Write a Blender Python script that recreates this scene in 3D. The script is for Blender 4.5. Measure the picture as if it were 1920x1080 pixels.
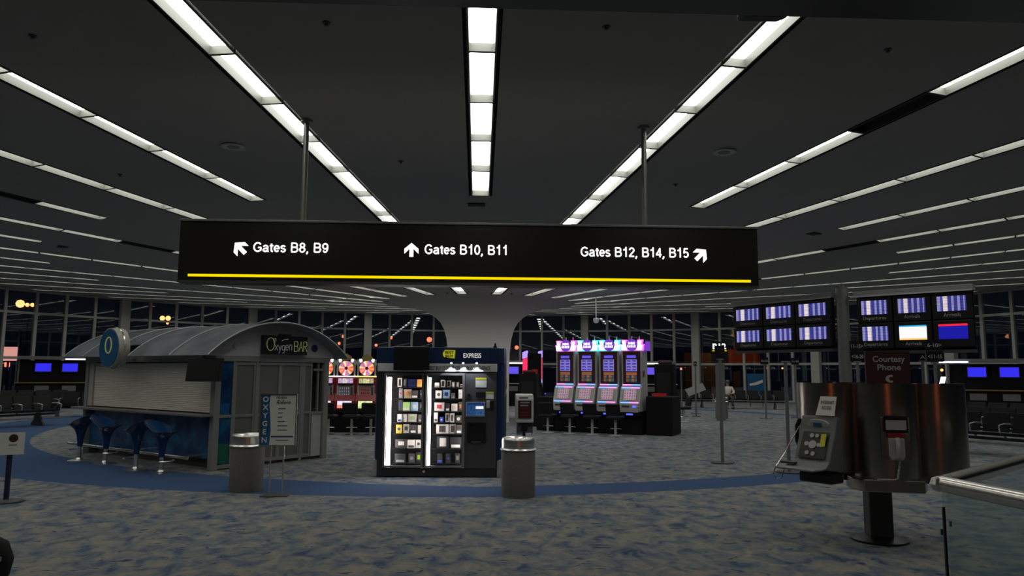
import bpy, math, random
from mathutils import Vector, Matrix
random.seed(7)
for o in list(bpy.data.objects):
    bpy.data.objects.remove(o)
SC = bpy.context.scene
COL = SC.collection
PI = math.pi
R_ = math.radians
# ------------------------------------------------------------------ camera
EYE = 1.65
CX, CY = 0.0, 24.89            # middle of the round hall
cam_d = bpy.data.cameras.new('camera')
cam = bpy.data.objects.new('camera', cam_d)
COL.objects.link(cam)
F_PX, PITCH, ROLL, YAW = 1380.0, 0.11415, 0.0055, 0.04438
cam_d.sensor_fit = 'HORIZONTAL'
cam_d.sensor_width = 36.0
cam_d.lens = 36.0 * F_PX / 1920.0
cam_d.clip_start = 0.05
cam_d.clip_end = 400
fw = Vector((math.sin(YAW) * math.cos(PITCH), math.cos(YAW) * math.cos(PITCH), math.sin(PITCH)))
rt = Vector((math.cos(YAW), -math.sin(YAW), 0))
up = rt.cross(fw)
r2 = rt * math.cos(ROLL) + up * math.sin(ROLL)
u2 = up * math.cos(ROLL) - rt * math.sin(ROLL)
cam.matrix_world = Matrix(((r2.x, u2.x, -fw.x, 0), (r2.y, u2.y, -fw.y, 0), (r2.z, u2.z, -fw.z, EYE), (0, 0, 0, 1)))
SC.camera = cam
# ------------------------------------------------------------------ world, exposure
w = bpy.data.worlds.new('night')
SC.world = w
w.use_nodes = True
w.node_tree.nodes['Background'].inputs[0].default_value = (0.010, 0.014, 0.030, 1)
w.node_tree.nodes['Background'].inputs[1].default_value = 0.14
SC.view_settings.view_transform = 'Standard'
SC.view_settings.look = 'None'
SC.view_settings.gamma = 1.0
SC.view_settings.exposure = 0.0
SC.view_settings.use_curve_mapping = False
LENS_POWER = 7.6               # radiance of the fluorescent ceiling panels

# ------------------------------------------------------------------ materials
MATS = {}


def nt(name):
    m = bpy.data.materials.new(name)
    m.use_nodes = True
    return m, m.node_tree.nodes, m.node_tree.links


def mat(name, col, rough=0.5, metal=0.0, var=0.12, scale=14.0, bump=0.0, emit=None, power=0.0, spec=0.5, stretch=None):
    """painted / metal / plastic surface: noise varies colour and roughness a little"""
    m, N, L = nt(name)
    b = N['Principled BSDF']
    tc = N.new('ShaderNodeTexCoord')
    mp = N.new('ShaderNodeMapping')
    if stretch:
        mp.inputs['Scale'].default_value = stretch
    L.new(tc.outputs['Object'], mp.inputs[0])
    nz = N.new('ShaderNodeTexNoise')
    nz.inputs['Scale'].default_value = scale
    nz.inputs['Detail'].default_value = 3
    L.new(mp.outputs[0], nz.inputs['Vector'])
    mx = N.new('ShaderNodeMix')
    mx.data_type = 'RGBA'
    mx.inputs[6].default_value = (*[c * (1 - var) for c in col], 1)
    mx.inputs[7].default_value = (*[min(1, c * (1 + var)) for c in col], 1)
    L.new(nz.outputs[0], mx.inputs[0])
    L.new(mx.outputs[2], b.inputs['Base Color'])
    b.inputs['Roughness'].default_value = rough
    b.inputs['Metallic'].default_value = metal
    b.inputs['Specular IOR Level'].default_value = spec
    if bump:
        bp = N.new('ShaderNodeBump')
        bp.inputs['Strength'].default_value = bump
        bp.inputs['Distance'].default_value = 0.01
        L.new(nz.outputs[0], bp.inputs['Height'])
        L.new(bp.outputs[0], b.inputs['Normal'])
    if emit:
        b.inputs['Emission Color'].default_value = (*emit, 1)
        b.inputs['Emission Strength'].default_value = power
    MATS[name] = m
    return m


def glow(name, col, power):
    m, N, L = nt(name)
    N.remove(N['Principled BSDF'])
    e = N.new('ShaderNodeEmission')
    e.inputs[0].default_value = (*col, 1)
    e.inputs[1].default_value = power
    L.new(e.outputs[0], N['Material Output'].inputs[0])
    MATS[name] = m
    return m


def glass(name, tint=(0.9, 0.95, 0.95), refl=0.1, rough=0.02):
    m, N, L = nt(name)
    N.remove(N['Principled BSDF'])
    t = N.new('ShaderNodeBsdfTransparent')
    t.inputs[0].default_value = (*tint, 1)
    g = N.new('ShaderNodeBsdfGlossy')
    g.inputs['Roughness'].default_value = rough
    g.inputs[0].default_value = (0.95, 0.97, 1, 1)
    mx = N.new('ShaderNodeMixShader')
    lw = N.new('ShaderNodeLayerWeight')      # same on both faces of a thin pane
    lw.inputs[0].default_value = 0.5
    pw_ = N.new('ShaderNodeMath')
    pw_.operation = 'POWER'
    L.new(lw.outputs['Facing'], pw_.inputs[0])
    pw_.inputs[1].default_value = 4.0
    ad = N.new('ShaderNodeMath')
    ad.operation = 'ADD'
    ad.use_clamp = True
    L.new(pw_.outputs[0], ad.inputs[0])
    ad.inputs[1].default_value = 0.03 + refl
    L.new(ad.outputs[0], mx.inputs[0])
    L.new(t.outputs[0], mx.inputs[1])
    L.new(g.outputs[0], mx.inputs[2])
    L.new(mx.outputs[0], N['Material Output'].inputs[0])
    MATS[name] = m
    return m


def ramp(N, stops, interp='CONSTANT'):
    r = N.new('ShaderNodeValToRGB')
    cr = r.color_ramp
    cr.interpolation = interp
    while len(cr.elements) > 1:
        cr.elements.remove(cr.elements[0])
    cr.elements[0].position = stops[0][0]
    cr.elements[0].color = (*stops[0][1], 1)
    for p_, c_ in stops[1:]:
        e = cr.elements.new(p_)
        e.color = (*c_, 1)
    return r


def screen(name, cols, rows, rowdark=0.55, power=1.0, top=None, noise=0.0, nscale=(30, 30), bottom=None):
    """printed or lit display: colours by column (u), dark rows (v), optional title bar"""
    m, N, L = nt(name)
    N.remove(N['Principled BSDF'])
    uv = N.new('ShaderNodeTexCoord')
    sp = N.new('ShaderNodeSeparateXYZ')
    L.new(uv.outputs['UV'], sp.inputs[0])
    r = ramp(N, cols)
    L.new(sp.outputs[0], r.inputs[0])
    out = r.outputs[0]
    if rows:
        mu = N.new('ShaderNodeMath')
        mu.operation = 'MULTIPLY'
        mu.inputs[1].default_value = rows
        L.new(sp.outputs[1], mu.inputs[0])
        fr = N.new('ShaderNodeMath')
        fr.operation = 'FRACT'
        L.new(mu.outputs[0], fr.inputs[0])
        rr = ramp(N, [(0, (rowdark,) * 3), (0.32, (1, 1, 1))])
        L.new(fr.outputs[0], rr.inputs[0])
        mm = N.new('ShaderNodeMix')
        mm.data_type = 'RGBA'
        mm.blend_type = 'MULTIPLY'
        mm.inputs[0].default_value = 1
        L.new(out, mm.inputs[6])
        L.new(rr.outputs[0], mm.inputs[7])
        out = mm.outputs[2]
    if noise:
        mp = N.new('ShaderNodeMapping')
        mp.inputs['Scale'].default_value = (*nscale, 1)
        L.new(uv.outputs['UV'], mp.inputs[0])
        nz = N.new('ShaderNodeTexNoise')
        nz.inputs['Scale'].default_value = 1
        nz.inputs['Detail'].default_value = 1
        L.new(mp.outputs[0], nz.inputs['Vector'])
        r3 = ramp(N, [(0.3, (1 - noise,) * 3), (0.7, (1, 1, 1))], 'LINEAR')
        L.new(nz.outputs[0], r3.inputs[0])
        mm = N.new('ShaderNodeMix')
        mm.data_type = 'RGBA'
        mm.blend_type = 'MULTIPLY'
        mm.inputs[0].default_value = 1
        L.new(out, mm.inputs[6])
        L.new(r3.outputs[0], mm.inputs[7])
        out = mm.outputs[2]
    for bar, hi in ((top, True), (bottom, False)):
        if bar:
            cmp_ = N.new('ShaderNodeMath')
            cmp_.operation = 'GREATER_THAN' if hi else 'LESS_THAN'
            cmp_.inputs[1].default_value = bar[0]
            L.new(sp.outputs[1], cmp_.inputs[0])
            mm = N.new('ShaderNodeMix')
            mm.data_type = 'RGBA'
            L.new(cmp_.outputs[0], mm.inputs[0])
            L.new(out, mm.inputs[6])
            mm.inputs[7].default_value = (*bar[1], 1)
            out = mm.outputs[2]
    e = N.new('ShaderNodeEmission')
    L.new(out, e.inputs[0])
    e.inputs[1].default_value = power
    L.new(e.outputs[0], N['Material Output'].inputs[0])
    MATS[name] = m
    return m


def grid_screen(name, bg, fg, nx, ny, power, fill=0.75, noise=0.4):
    m, N, L = nt(name)
    N.remove(N['Principled BSDF'])
    uv = N.new('ShaderNodeTexCoord')
    br = N.new('ShaderNodeTexBrick')
    br.offset = 0
    br.inputs['Color1'].default_value = (*fg, 1)
    br.inputs['Color2'].default_value = (*[c * 0.7 for c in fg], 1)
    br.inputs['Mortar'].default_value = (*bg, 1)
    br.inputs['Scale'].default_value = 1
    br.inputs['Brick Width'].default_value = 1 / nx
    br.inputs['Row Height'].default_value = 1 / ny
    br.inputs['Mortar Size'].default_value = (1 - fill) * 0.5 / max(nx, ny)
    L.new(uv.outputs['UV'], br.inputs['Vector'])
    mp = N.new('ShaderNodeMapping')
    mp.inputs['Scale'].default_value = (nx * 3, ny * 3, 1)
    L.new(uv.outputs['UV'], mp.inputs[0])
    nz = N.new('ShaderNodeTexNoise')
    nz.inputs['Scale'].default_value = 1
    L.new(mp.outputs[0], nz.inputs['Vector'])
    r3 = ramp(N, [(0.35, (1 - noise,) * 3), (0.65, (1, 1, 1))], 'LINEAR')
    L.new(nz.outputs[0], r3.inputs[0])
    mm = N.new('ShaderNodeMix')
    mm.data_type = 'RGBA'
    mm.blend_type = 'MULTIPLY'
    mm.inputs[0].default_value = 1
    L.new(br.outputs[0], mm.inputs[6])
    L.new(r3.outputs[0], mm.inputs[7])
    e = N.new('ShaderNodeEmission')
    L.new(mm.outputs[2], e.inputs[0])
    e.inputs[1].default_value = power
    L.new(e.outputs[0], N['Material Output'].inputs[0])
    MATS[name] = m
    return m


def carpet():
    m, N, L = nt('carpet')
    b = N['Principled BSDF']
    b.inputs['Roughness'].default_value = 0.95
    b.inputs['Specular IOR Level'].default_value = 0.15
    tc = N.new('ShaderNodeTexCoord')
    mp = N.new('ShaderNodeMapping')
    mp.inputs['Scale'].default_value = (4.6, 3.5, 1)
    L.new(tc.outputs['Object'], mp.inputs[0])
    n1 = N.new('ShaderNodeTexNoise')
    n1.inputs['Scale'].default_value = 1.0
    n1.inputs['Detail'].default_value = 5
    n1.inputs['Roughness'].default_value = 0.62
    n1.inputs['Distortion'].default_value = 0.7
    L.new(mp.outputs[0], n1.inputs['Vector'])
    r1 = ramp(N, [(0.33, (0.046, 0.066, 0.122)), (0.40, (0.091, 0.117, 0.157)), (0.47, (0.131, 0.152, 0.168)),
                  (0.53, (0.177, 0.182, 0.174)), (0.60, (0.222, 0.213, 0.180)), (0.72, (0.257, 0.239, 0.195))], 'LINEAR')
    L.new(n1.outputs[0], r1.inputs[0])
    # second layer: slim navy strokes
    mp2 = N.new('ShaderNodeMapping')
    mp2.inputs['Scale'].default_value = (5.5, 9.5, 1)
    mp2.inputs['Location'].default_value = (3.1, 7.7, 0)
    L.new(tc.outputs['Object'], mp2.inputs[0])
    n2 = N.new('ShaderNodeTexNoise')
    n2.inputs['Scale'].default_value = 1.0
    n2.inputs['Detail'].default_value = 2
    n2.inputs['Distortion'].default_value = 1.2
    L.new(mp2.outputs[0], n2.inputs['Vector'])
    r2_ = ramp(N, [(0.29, (1, 1, 1)), (0.37, (0, 0, 0))], 'LINEAR')
    L.new(n2.outputs[0], r2_.inputs[0])
    mx = N.new('ShaderNodeMix')
    mx.data_type = 'RGBA'
    L.new(r2_.outputs[0], mx.inputs[0])
    L.new(r1.outputs[0], mx.inputs[6])
    mx.inputs[7].default_value = (0.035, 0.05, 0.10, 1)
    # plain blue band woven in a ring round the column
    sp = N.new('ShaderNodeSeparateXYZ')
    L.new(tc.outputs['Object'], sp.inputs[0])

    def M2(op, a, b_=None, clamp=False):
        n = N.new('ShaderNodeMath')
        n.operation = op
        n.use_clamp = clamp
        for i, v in enumerate((a, b_)):
            if v is None:
                continue
            if isinstance(v, (int, float)):
                n.inputs[i].default_value = v
            else:
                L.new(v, n.inputs[i])
        return n.outputs[0]
    x = sp.outputs[0]
    y = M2('SUBTRACT', sp.outputs[1], CY)
    rr = M2('SQRT', M2('ADD', M2('MULTIPLY', x, x), M2('MULTIPLY', y, y)))
    left = M2('MULTIPLY', M2('MAXIMUM', M2('MULTIPLY', x, -1.0), 0.0), 0.135)
    right = M2('MULTIPLY', M2('MAXIMUM', x, 0.0), 0.09)
    inner = M2('SUBTRACT', M2('SUBTRACT', 13.95, left), right)
    outer = M2('SUBTRACT', 14.85, M2('MULTIPLY', right, 1.0))
    band = M2('MULTIPLY', M2('GREATER_THAN', rr, inner), M2('LESS_THAN', rr, outer))
    mb = N.new('ShaderNodeMix')
    mb.data_type = 'RGBA'
    L.new(band, mb.inputs[0])
    L.new(mx.outputs[2], mb.inputs[6])
    mb.inputs[7].default_value = (0.040, 0.075, 0.155, 1)
    # fibre speckle
    n3 = N.new('ShaderNodeTexNoise')
    n3.inputs['Scale'].default_value = 160
    L.new(tc.outputs['Object'], n3.inputs['Vector'])
    r3 = ramp(N, [(0.3, (0.78,) * 3), (0.7, (1.2,) * 3)], 'LINEAR')
    L.new(n3.outputs[0], r3.inputs[0])
    mz = N.new('ShaderNodeMix')
    mz.data_type = 'RGBA'
    mz.blend_type = 'MULTIPLY'
    mz.inputs[0].default_value = 1
    L.new(mb.outputs[2], mz.inputs[6])
    L.new(r3.outputs[0], mz.inputs[7])
    L.new(mz.outputs[2], b.inputs['Base Color'])
    bp = N.new('ShaderNodeBump')
    bp.inputs['Strength'].default_value = 0.3
    bp.inputs['Distance'].default_value = 0.004
    L.new(n3.outputs[0], bp.inputs['Height'])
    L.new(bp.outputs[0], b.inputs['Normal'])
    MATS['carpet'] = m


carpet()
mat('plaster', (0.30, 0.292, 0.275), 0.9, var=0.05, scale=3, bump=0.05)
def column_light_ramp():
    """column plaster with the brighter light on the shaft painted in, fading to the ceiling colour up the flare"""
    m, N, L = nt('column_plaster_lit')
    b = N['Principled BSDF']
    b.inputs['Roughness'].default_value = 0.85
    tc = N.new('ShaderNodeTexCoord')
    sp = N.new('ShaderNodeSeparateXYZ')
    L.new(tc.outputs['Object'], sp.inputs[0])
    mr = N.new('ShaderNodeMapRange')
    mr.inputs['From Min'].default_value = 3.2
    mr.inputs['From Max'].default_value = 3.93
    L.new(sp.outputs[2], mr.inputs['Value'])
    r = ramp(N, [(0.0, (0.66, 0.64, 0.585)), (0.55, (0.52, 0.505, 0.47)), (1.0, (0.30, 0.292, 0.275))], 'LINEAR')  # lighter shaft tone stands in for the stronger light it gets
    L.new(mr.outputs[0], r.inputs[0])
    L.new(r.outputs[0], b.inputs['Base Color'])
    MATS['column_plaster_lit'] = m


column_light_ramp()
mat('plenum', (0.02, 0.02, 0.02), 0.9)
mat('fixture', (0.12, 0.124, 0.108), 0.5, var=0.04)
mat('fixture_off', (0.03, 0.03, 0.03), 0.6)
mat('mullion', (0.48, 0.48, 0.44), 0.5, var=0.06)
mat('soffit_dark', (0.045, 0.048, 0.055), 0.25, var=0.2, scale=1.2)
mat('black', (0.010, 0.010, 0.010), 0.35)
mat('black_matte', (0.010, 0.010, 0.011), 0.7, spec=0.12)
mat('sign_face', (0.011, 0.010, 0.009), 0.36, spec=0.35)
mat('dark_grey', (0.05, 0.05, 0.05), 0.5)
mat('mid_grey', (0.16, 0.16, 0.155), 0.55)
mat('light_grey', (0.42, 0.42, 0.40), 0.5)
mat('white_paint', (0.66, 0.65, 0.62), 0.5)
mat('cream', (0.40, 0.385, 0.33), 0.7)
mat('chrome', (0.85, 0.84, 0.80), 0.30, 1.0, var=0.05)
mat('steel', (0.66, 0.64, 0.59), 0.24, 1.0, var=0.12, scale=10, stretch=(14, 14, 0.6))
mat('brushed_dark', (0.38, 0.355, 0.315), 0.27, 1.0, var=0.15, scale=8, stretch=(16, 16, 0.5))
mat('pole_grey', (0.24, 0.24, 0.23), 0.4, 0.6)
mat('bin_grey', (0.165, 0.160, 0.140), 0.85, var=0.2, scale=60, bump=0.4)
mat('kiosk_frame', (0.27, 0.275, 0.25), 0.45, 0.2, var=0.06)
mat('kiosk_panel', (0.150, 0.150, 0.128), 0.45, var=0.12, scale=3)
mat('kiosk_fascia', (0.42, 0.405, 0.42), 0.6, var=0.08)
mat('shutter', (0.70, 0.665, 0.58), 0.6, var=0.05)
mat('counter_top', (0.16, 0.15, 0.14), 0.3)
mat('plinth_tan', (0.22, 0.185, 0.15), 0.8, var=0.25, scale=5)
mat('navy', (0.010, 0.026, 0.085), 0.35, var=0.1)
mat('stool_blue', (0.006, 0.035, 0.11), 0.18, var=0.1)
mat('disc_blue', (0.012, 0.095, 0.22), 0.4, var=0.25, scale=3)
mat('red_paint', (0.24, 0.012, 0.018), 0.4)
mat('maroon', (0.045, 0.012, 0.014), 0.5)
mat('sign_cream', (0.42, 0.40, 0.37), 0.6)
mat('gold', (0.55, 0.42, 0.16), 0.3, 0.8)
mat('vinyl', (0.009, 0.009, 0.010), 0.5, spec=0.25)
mat('yellow', (0.62, 0.60, 0.03), 0.5, var=0.04)
mat('logo_yellow', (0.62, 0.60, 0.03), 0.5, var=0.04, emit=(0.75, 0.72, 0.03), power=0.30)
mat('lit_letter', (0.66, 0.66, 0.62), 0.5, emit=(1, 0.97, 0.9), power=0.45)
mat('logo_black', (0.008, 0.008, 0.008), 0.5)
mat('silver_band', (0.68, 0.68, 0.66), 0.45)
mat('panel_black', (0.030, 0.030, 0.031), 0.40)
mat('panel_grey', (0.070, 0.070, 0.072), 0.35)
mat('paper', (0.66, 0.66, 0.60), 0.8, var=0.03)
mat('ink', (0.03, 0.03, 0.04), 0.8)
mat('ink_blue', (0.04, 0.05, 0.2), 0.8)
mat('navy_post', (0.012, 0.014, 0.05), 0.4)
mat('skin', (0.45, 0.27, 0.19), 0.6)
mat('shirt', (0.60, 0.58, 0.52), 0.8)
mat('trousers', (0.05, 0.05, 0.07), 0.8)
mat('asphalt', (0.05, 0.05, 0.05), 0.9, scale=2)
mat('orange_paint', (0.50, 0.14, 0.03), 0.6)
mat('tan_wall', (0.22, 0.17, 0.13), 0.7)
glass('window_glass', (0.80, 0.84, 0.88), 0.06, 0.01)
glass('clear_glass', (0.93, 0.96, 0.95), 0.015, 0.01)
glass('rail_glass', (0.90, 0.945, 0.935), 0.01, 0.01)
glass('case_glass', (0.95, 0.97, 0.97), 0.0, 0.01)
glass('grey_plastic', (0.35, 0.35, 0.35), 0.06, 0.1)


def poly_roof():
    m, N, L = nt('polycarbonate')
    N.remove(N['Principled BSDF'])
    t = N.new('ShaderNodeBsdfTranslucent')
    t.inputs[0].default_value = (0.26, 0.28, 0.31, 1)
    d = N.new('ShaderNodeBsdfDiffuse')
    tc = N.new('ShaderNodeTexCoord')
    nz = N.new('ShaderNodeTexNoise')
    nz.inputs['Scale'].default_value = 2.5
    L.new(tc.outputs['Object'], nz.inputs['Vector'])
    r = ramp(N, [(0.3, (0.15, 0.165, 0.19)), (0.7, (0.25, 0.265, 0.29))], 'LINEAR')
    L.new(nz.outputs[0], r.inputs[0])
    L.new(r.outputs[0], d.inputs[0])
    g = N.new('ShaderNodeBsdfGlossy')
    g.inputs['Roughness'].default_value = 0.25
    m1 = N.new('ShaderNodeMixShader')
    m1.inputs[0].default_value = 0.4
    L.new(d.outputs[0], m1.inputs[1])
    L.new(t.outputs[0], m1.inputs[2])
    m2 = N.new('ShaderNodeMixShader')
    m2.inputs[0].default_value = 0.05
    L.new(m1.outputs[0], m2.inputs[1])
    L.new(g.outputs[0], m2.inputs[2])
    L.new(m2.outputs[0], N['Material Output'].inputs[0])
    MATS['polycarbonate'] = m


poly_roof()


def sea_print():
    """printed underwater picture: blues with a green coral patch"""
    m, N, L = nt('sea_print')
    b = N['Principled BSDF']
    b.inputs['Roughness'].default_value = 0.25
    tc = N.new('ShaderNodeTexCoord')
    nz = N.new('ShaderNodeTexNoise')
    nz.inputs['Scale'].default_value = 3.2
    nz.inputs['Detail'].default_value = 4
    L.new(tc.outputs['Object'], nz.inputs['Vector'])
    r = ramp(N, [(0.32, (0.004, 0.025, 0.085)), (0.52, (0.010, 0.065, 0.18)), (0.68, (0.02, 0.13, 0.27)), (0.8, (0.12, 0.25, 0.36))], 'LINEAR')
    L.new(nz.outputs[0], r.inputs[0])
    L.new(r.outputs[0], b.inputs['Base Color'])
    MATS['sea_print'] = m


sea_print()
mat('coral_green', (0.01, 0.13, 0.075), 0.4, var=0.5, scale=9)
mat('sea_light', (0.012, 0.10, 0.26), 0.3, var=0.3, scale=4)
glow('lens', (1.0, 1.0, 0.94), LENS_POWER)
glow('lens_dim', (1.0, 1.0, 0.86), LENS_POWER * 0.8)
glow('sign_white', (1.0, 0.98, 0.99), 1.5)
glow('sign_yellow', (1.0, 0.76, 0.0), 1.0)
glow('strip_white', (1.0, 0.90, 0.86), 20)
glow('spot', (0.9, 0.93, 1.0), 10)
glow('tube_white', (1.0, 0.96, 0.92), 1.6)
glow('tube_cool', (0.78, 0.82, 1.0), 2.2)
glow('blue_screen', (0.035, 0.03, 0.85), 1.0)
glow('violet_screen', (0.13, 0.09, 0.80), 1.0)
glow('magenta', (1.0, 0.06, 0.72), 3.2)
glow('magenta_core', (1.0, 0.50, 0.92), 5.0)
glow('cyan_core', (0.5, 0.92, 1.0), 5.0)
glow('cyan', (0.04, 0.72, 0.95), 3.2)
glow('topper_purple', (0.20, 0.05, 0.60), 0.9)
glow('neon_pink', (1.0, 0.30, 0.85), 1.5)
glow('neon_blue', (0.18, 0.42, 1.0), 1.7)
glow('neon_red', (1.0, 0.02, 0.10), 1.6)
glow('neon_violet', (0.45, 0.30, 1.0), 1.2)
glow('deck_blue', (0.10, 0.12, 1.0), 1.4)
glow('lamp_orange', (1.0, 0.30, 0.09), 5)
glow('lamp_red', (1.0, 0.14, 0.06), 4)
glow('lamp_pink', (1.0, 0.42, 0.33), 1.2)
glow('added_orange_glow', (1.0, 0.20, 0.08), 2.2)
glow('dull_red', (0.5, 0.03, 0.03), 0.25)
glow('yellow_glow', (0.95, 1.0, 0.25), 1.3)
glow('neon_pale', (0.40, 0.42, 0.17), 0.35)
glow('neon_grey', (0.27, 0.27, 0.29), 0.35)
glow('b12_white', (1, 1, 1), 1.3)
glow('white_screen', (1.0, 0.93, 0.95), 1.2)
glow('cyan_dim', (0.03, 0.45, 0.75), 0.8)
white, lav, blu, dkb = (1.0, 0.86, 0.86), (0.36, 0.34, 0.72), (0.10, 0.10, 0.44), (0.055, 0.06, 0.30)
screen('departures', [(0, lav), (0.10, blu), (0.20, white), (0.345, lav), (0.38, dkb), (0.52, lav), (0.60, dkb), (0.70, lav), (0.79, dkb), (0.90, lav), (0.96, dkb)], 9, 0.55, 1.05, noise=0.35, nscale=(38, 26))
screen('arrivals', [(0, lav), (0.11, blu), (0.21, white), (0.35, lav), (0.38, dkb), (0.50, lav), (0.58, dkb), (0.70, lav), (0.79, dkb), (0.91, lav), (0.95, dkb)], 10, 0.55, 1.0, noise=0.4, nscale=(42, 28))
screen('page_white', [(0, (1.0, 0.86, 0.88))], 9, 0.93, 1.15, top=(0.9, (0.02, 0.35, 0.62)), bottom=(0.11, (1.0, 0.55, 0.15)))
screen('page_blue', [(0, (0.012, 0.012, 0.36))], 0, 1, 1.0, top=(0.87, (1.0, 0.02, 0.04)))
screen('kiosk_page', [(0, (0.03, 0.10, 0.26)), (0.5, (0.05, 0.13, 0.30))], 0, 1, 0.75, top=(0.82, (0.01, 0.04, 0.16)), noise=0.5, nscale=(9, 6))
grid_screen('pay_table', (0.28, 0.24, 0.85), (0.10, 0.07, 0.38), 2, 4, 0.9, 0.45)
grid_screen('reel_screen', (0.62, 0.52, 0.62), (0.55, 0.25, 0.33), 5, 4, 0.75, 0.6, 0.5)
grid_screen('reel_small', (0.05, 0.05, 0.06), (0.40, 0.38, 0.44), 5, 3, 0.6, 0.5)
grid_screen('reel_red', (0.06, 0.04, 0.04), (0.42, 0.10, 0.09), 5, 3, 0.6, 0.5)
screen('slot_art', [(0, (0.35, 0.20, 0.10)), (0.25, (0.10, 0.12, 0.20)), (0.5, (0.45, 0.25, 0.10)), (0.75, (0.12, 0.18, 0.25))], 3, 0.5, 0.6, top=(0.72, (0.42, 0.13, 0.06)), noise=0.6, nscale=(6, 6))
screen('slot_marquee', [(0, (0.8, 0.55, 0.8)), (0.3, (0.95, 0.85, 0.9)), (0.6, (0.7, 0.5, 0.8))], 0, 1, 1.0, noise=0.6, nscale=(10, 4))
screen('slot_marquee_gold', [(0, (0.6, 0.6, 0.3)), (0.3, (0.9, 0.85, 0.45)), (0.7, (0.6, 0.5, 0.3))], 0, 1, 1.0, noise=0.6, nscale=(10, 4))
screen('slot_belly', [(0, (0.9, 0.85, 1.0))], 0, 1, 1.1, bottom=(0.45, (0.75, 0.30, 0.22)), noise=0.3, nscale=(6, 4))
screen('slot_belly_lime', [(0, (0.85, 0.95, 0.45))], 0, 1, 1.2, bottom=(0.3, (0.4, 0.55, 0.2)), noise=0.4, nscale=(5, 4))
WH = [(0.95, 0.10, 0.12), (0.95, 0.70, 0.15), (0.9, 0.15, 0.35), (0.35, 0.22, 0.65), (0.95, 0.35, 0.12), (0.95, 0.9, 0.8)]
for i, c in enumerate(WH):
    glow('wedge_%d' % i, c, 1.1)


def M(n):
    return MATS[n]


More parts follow.
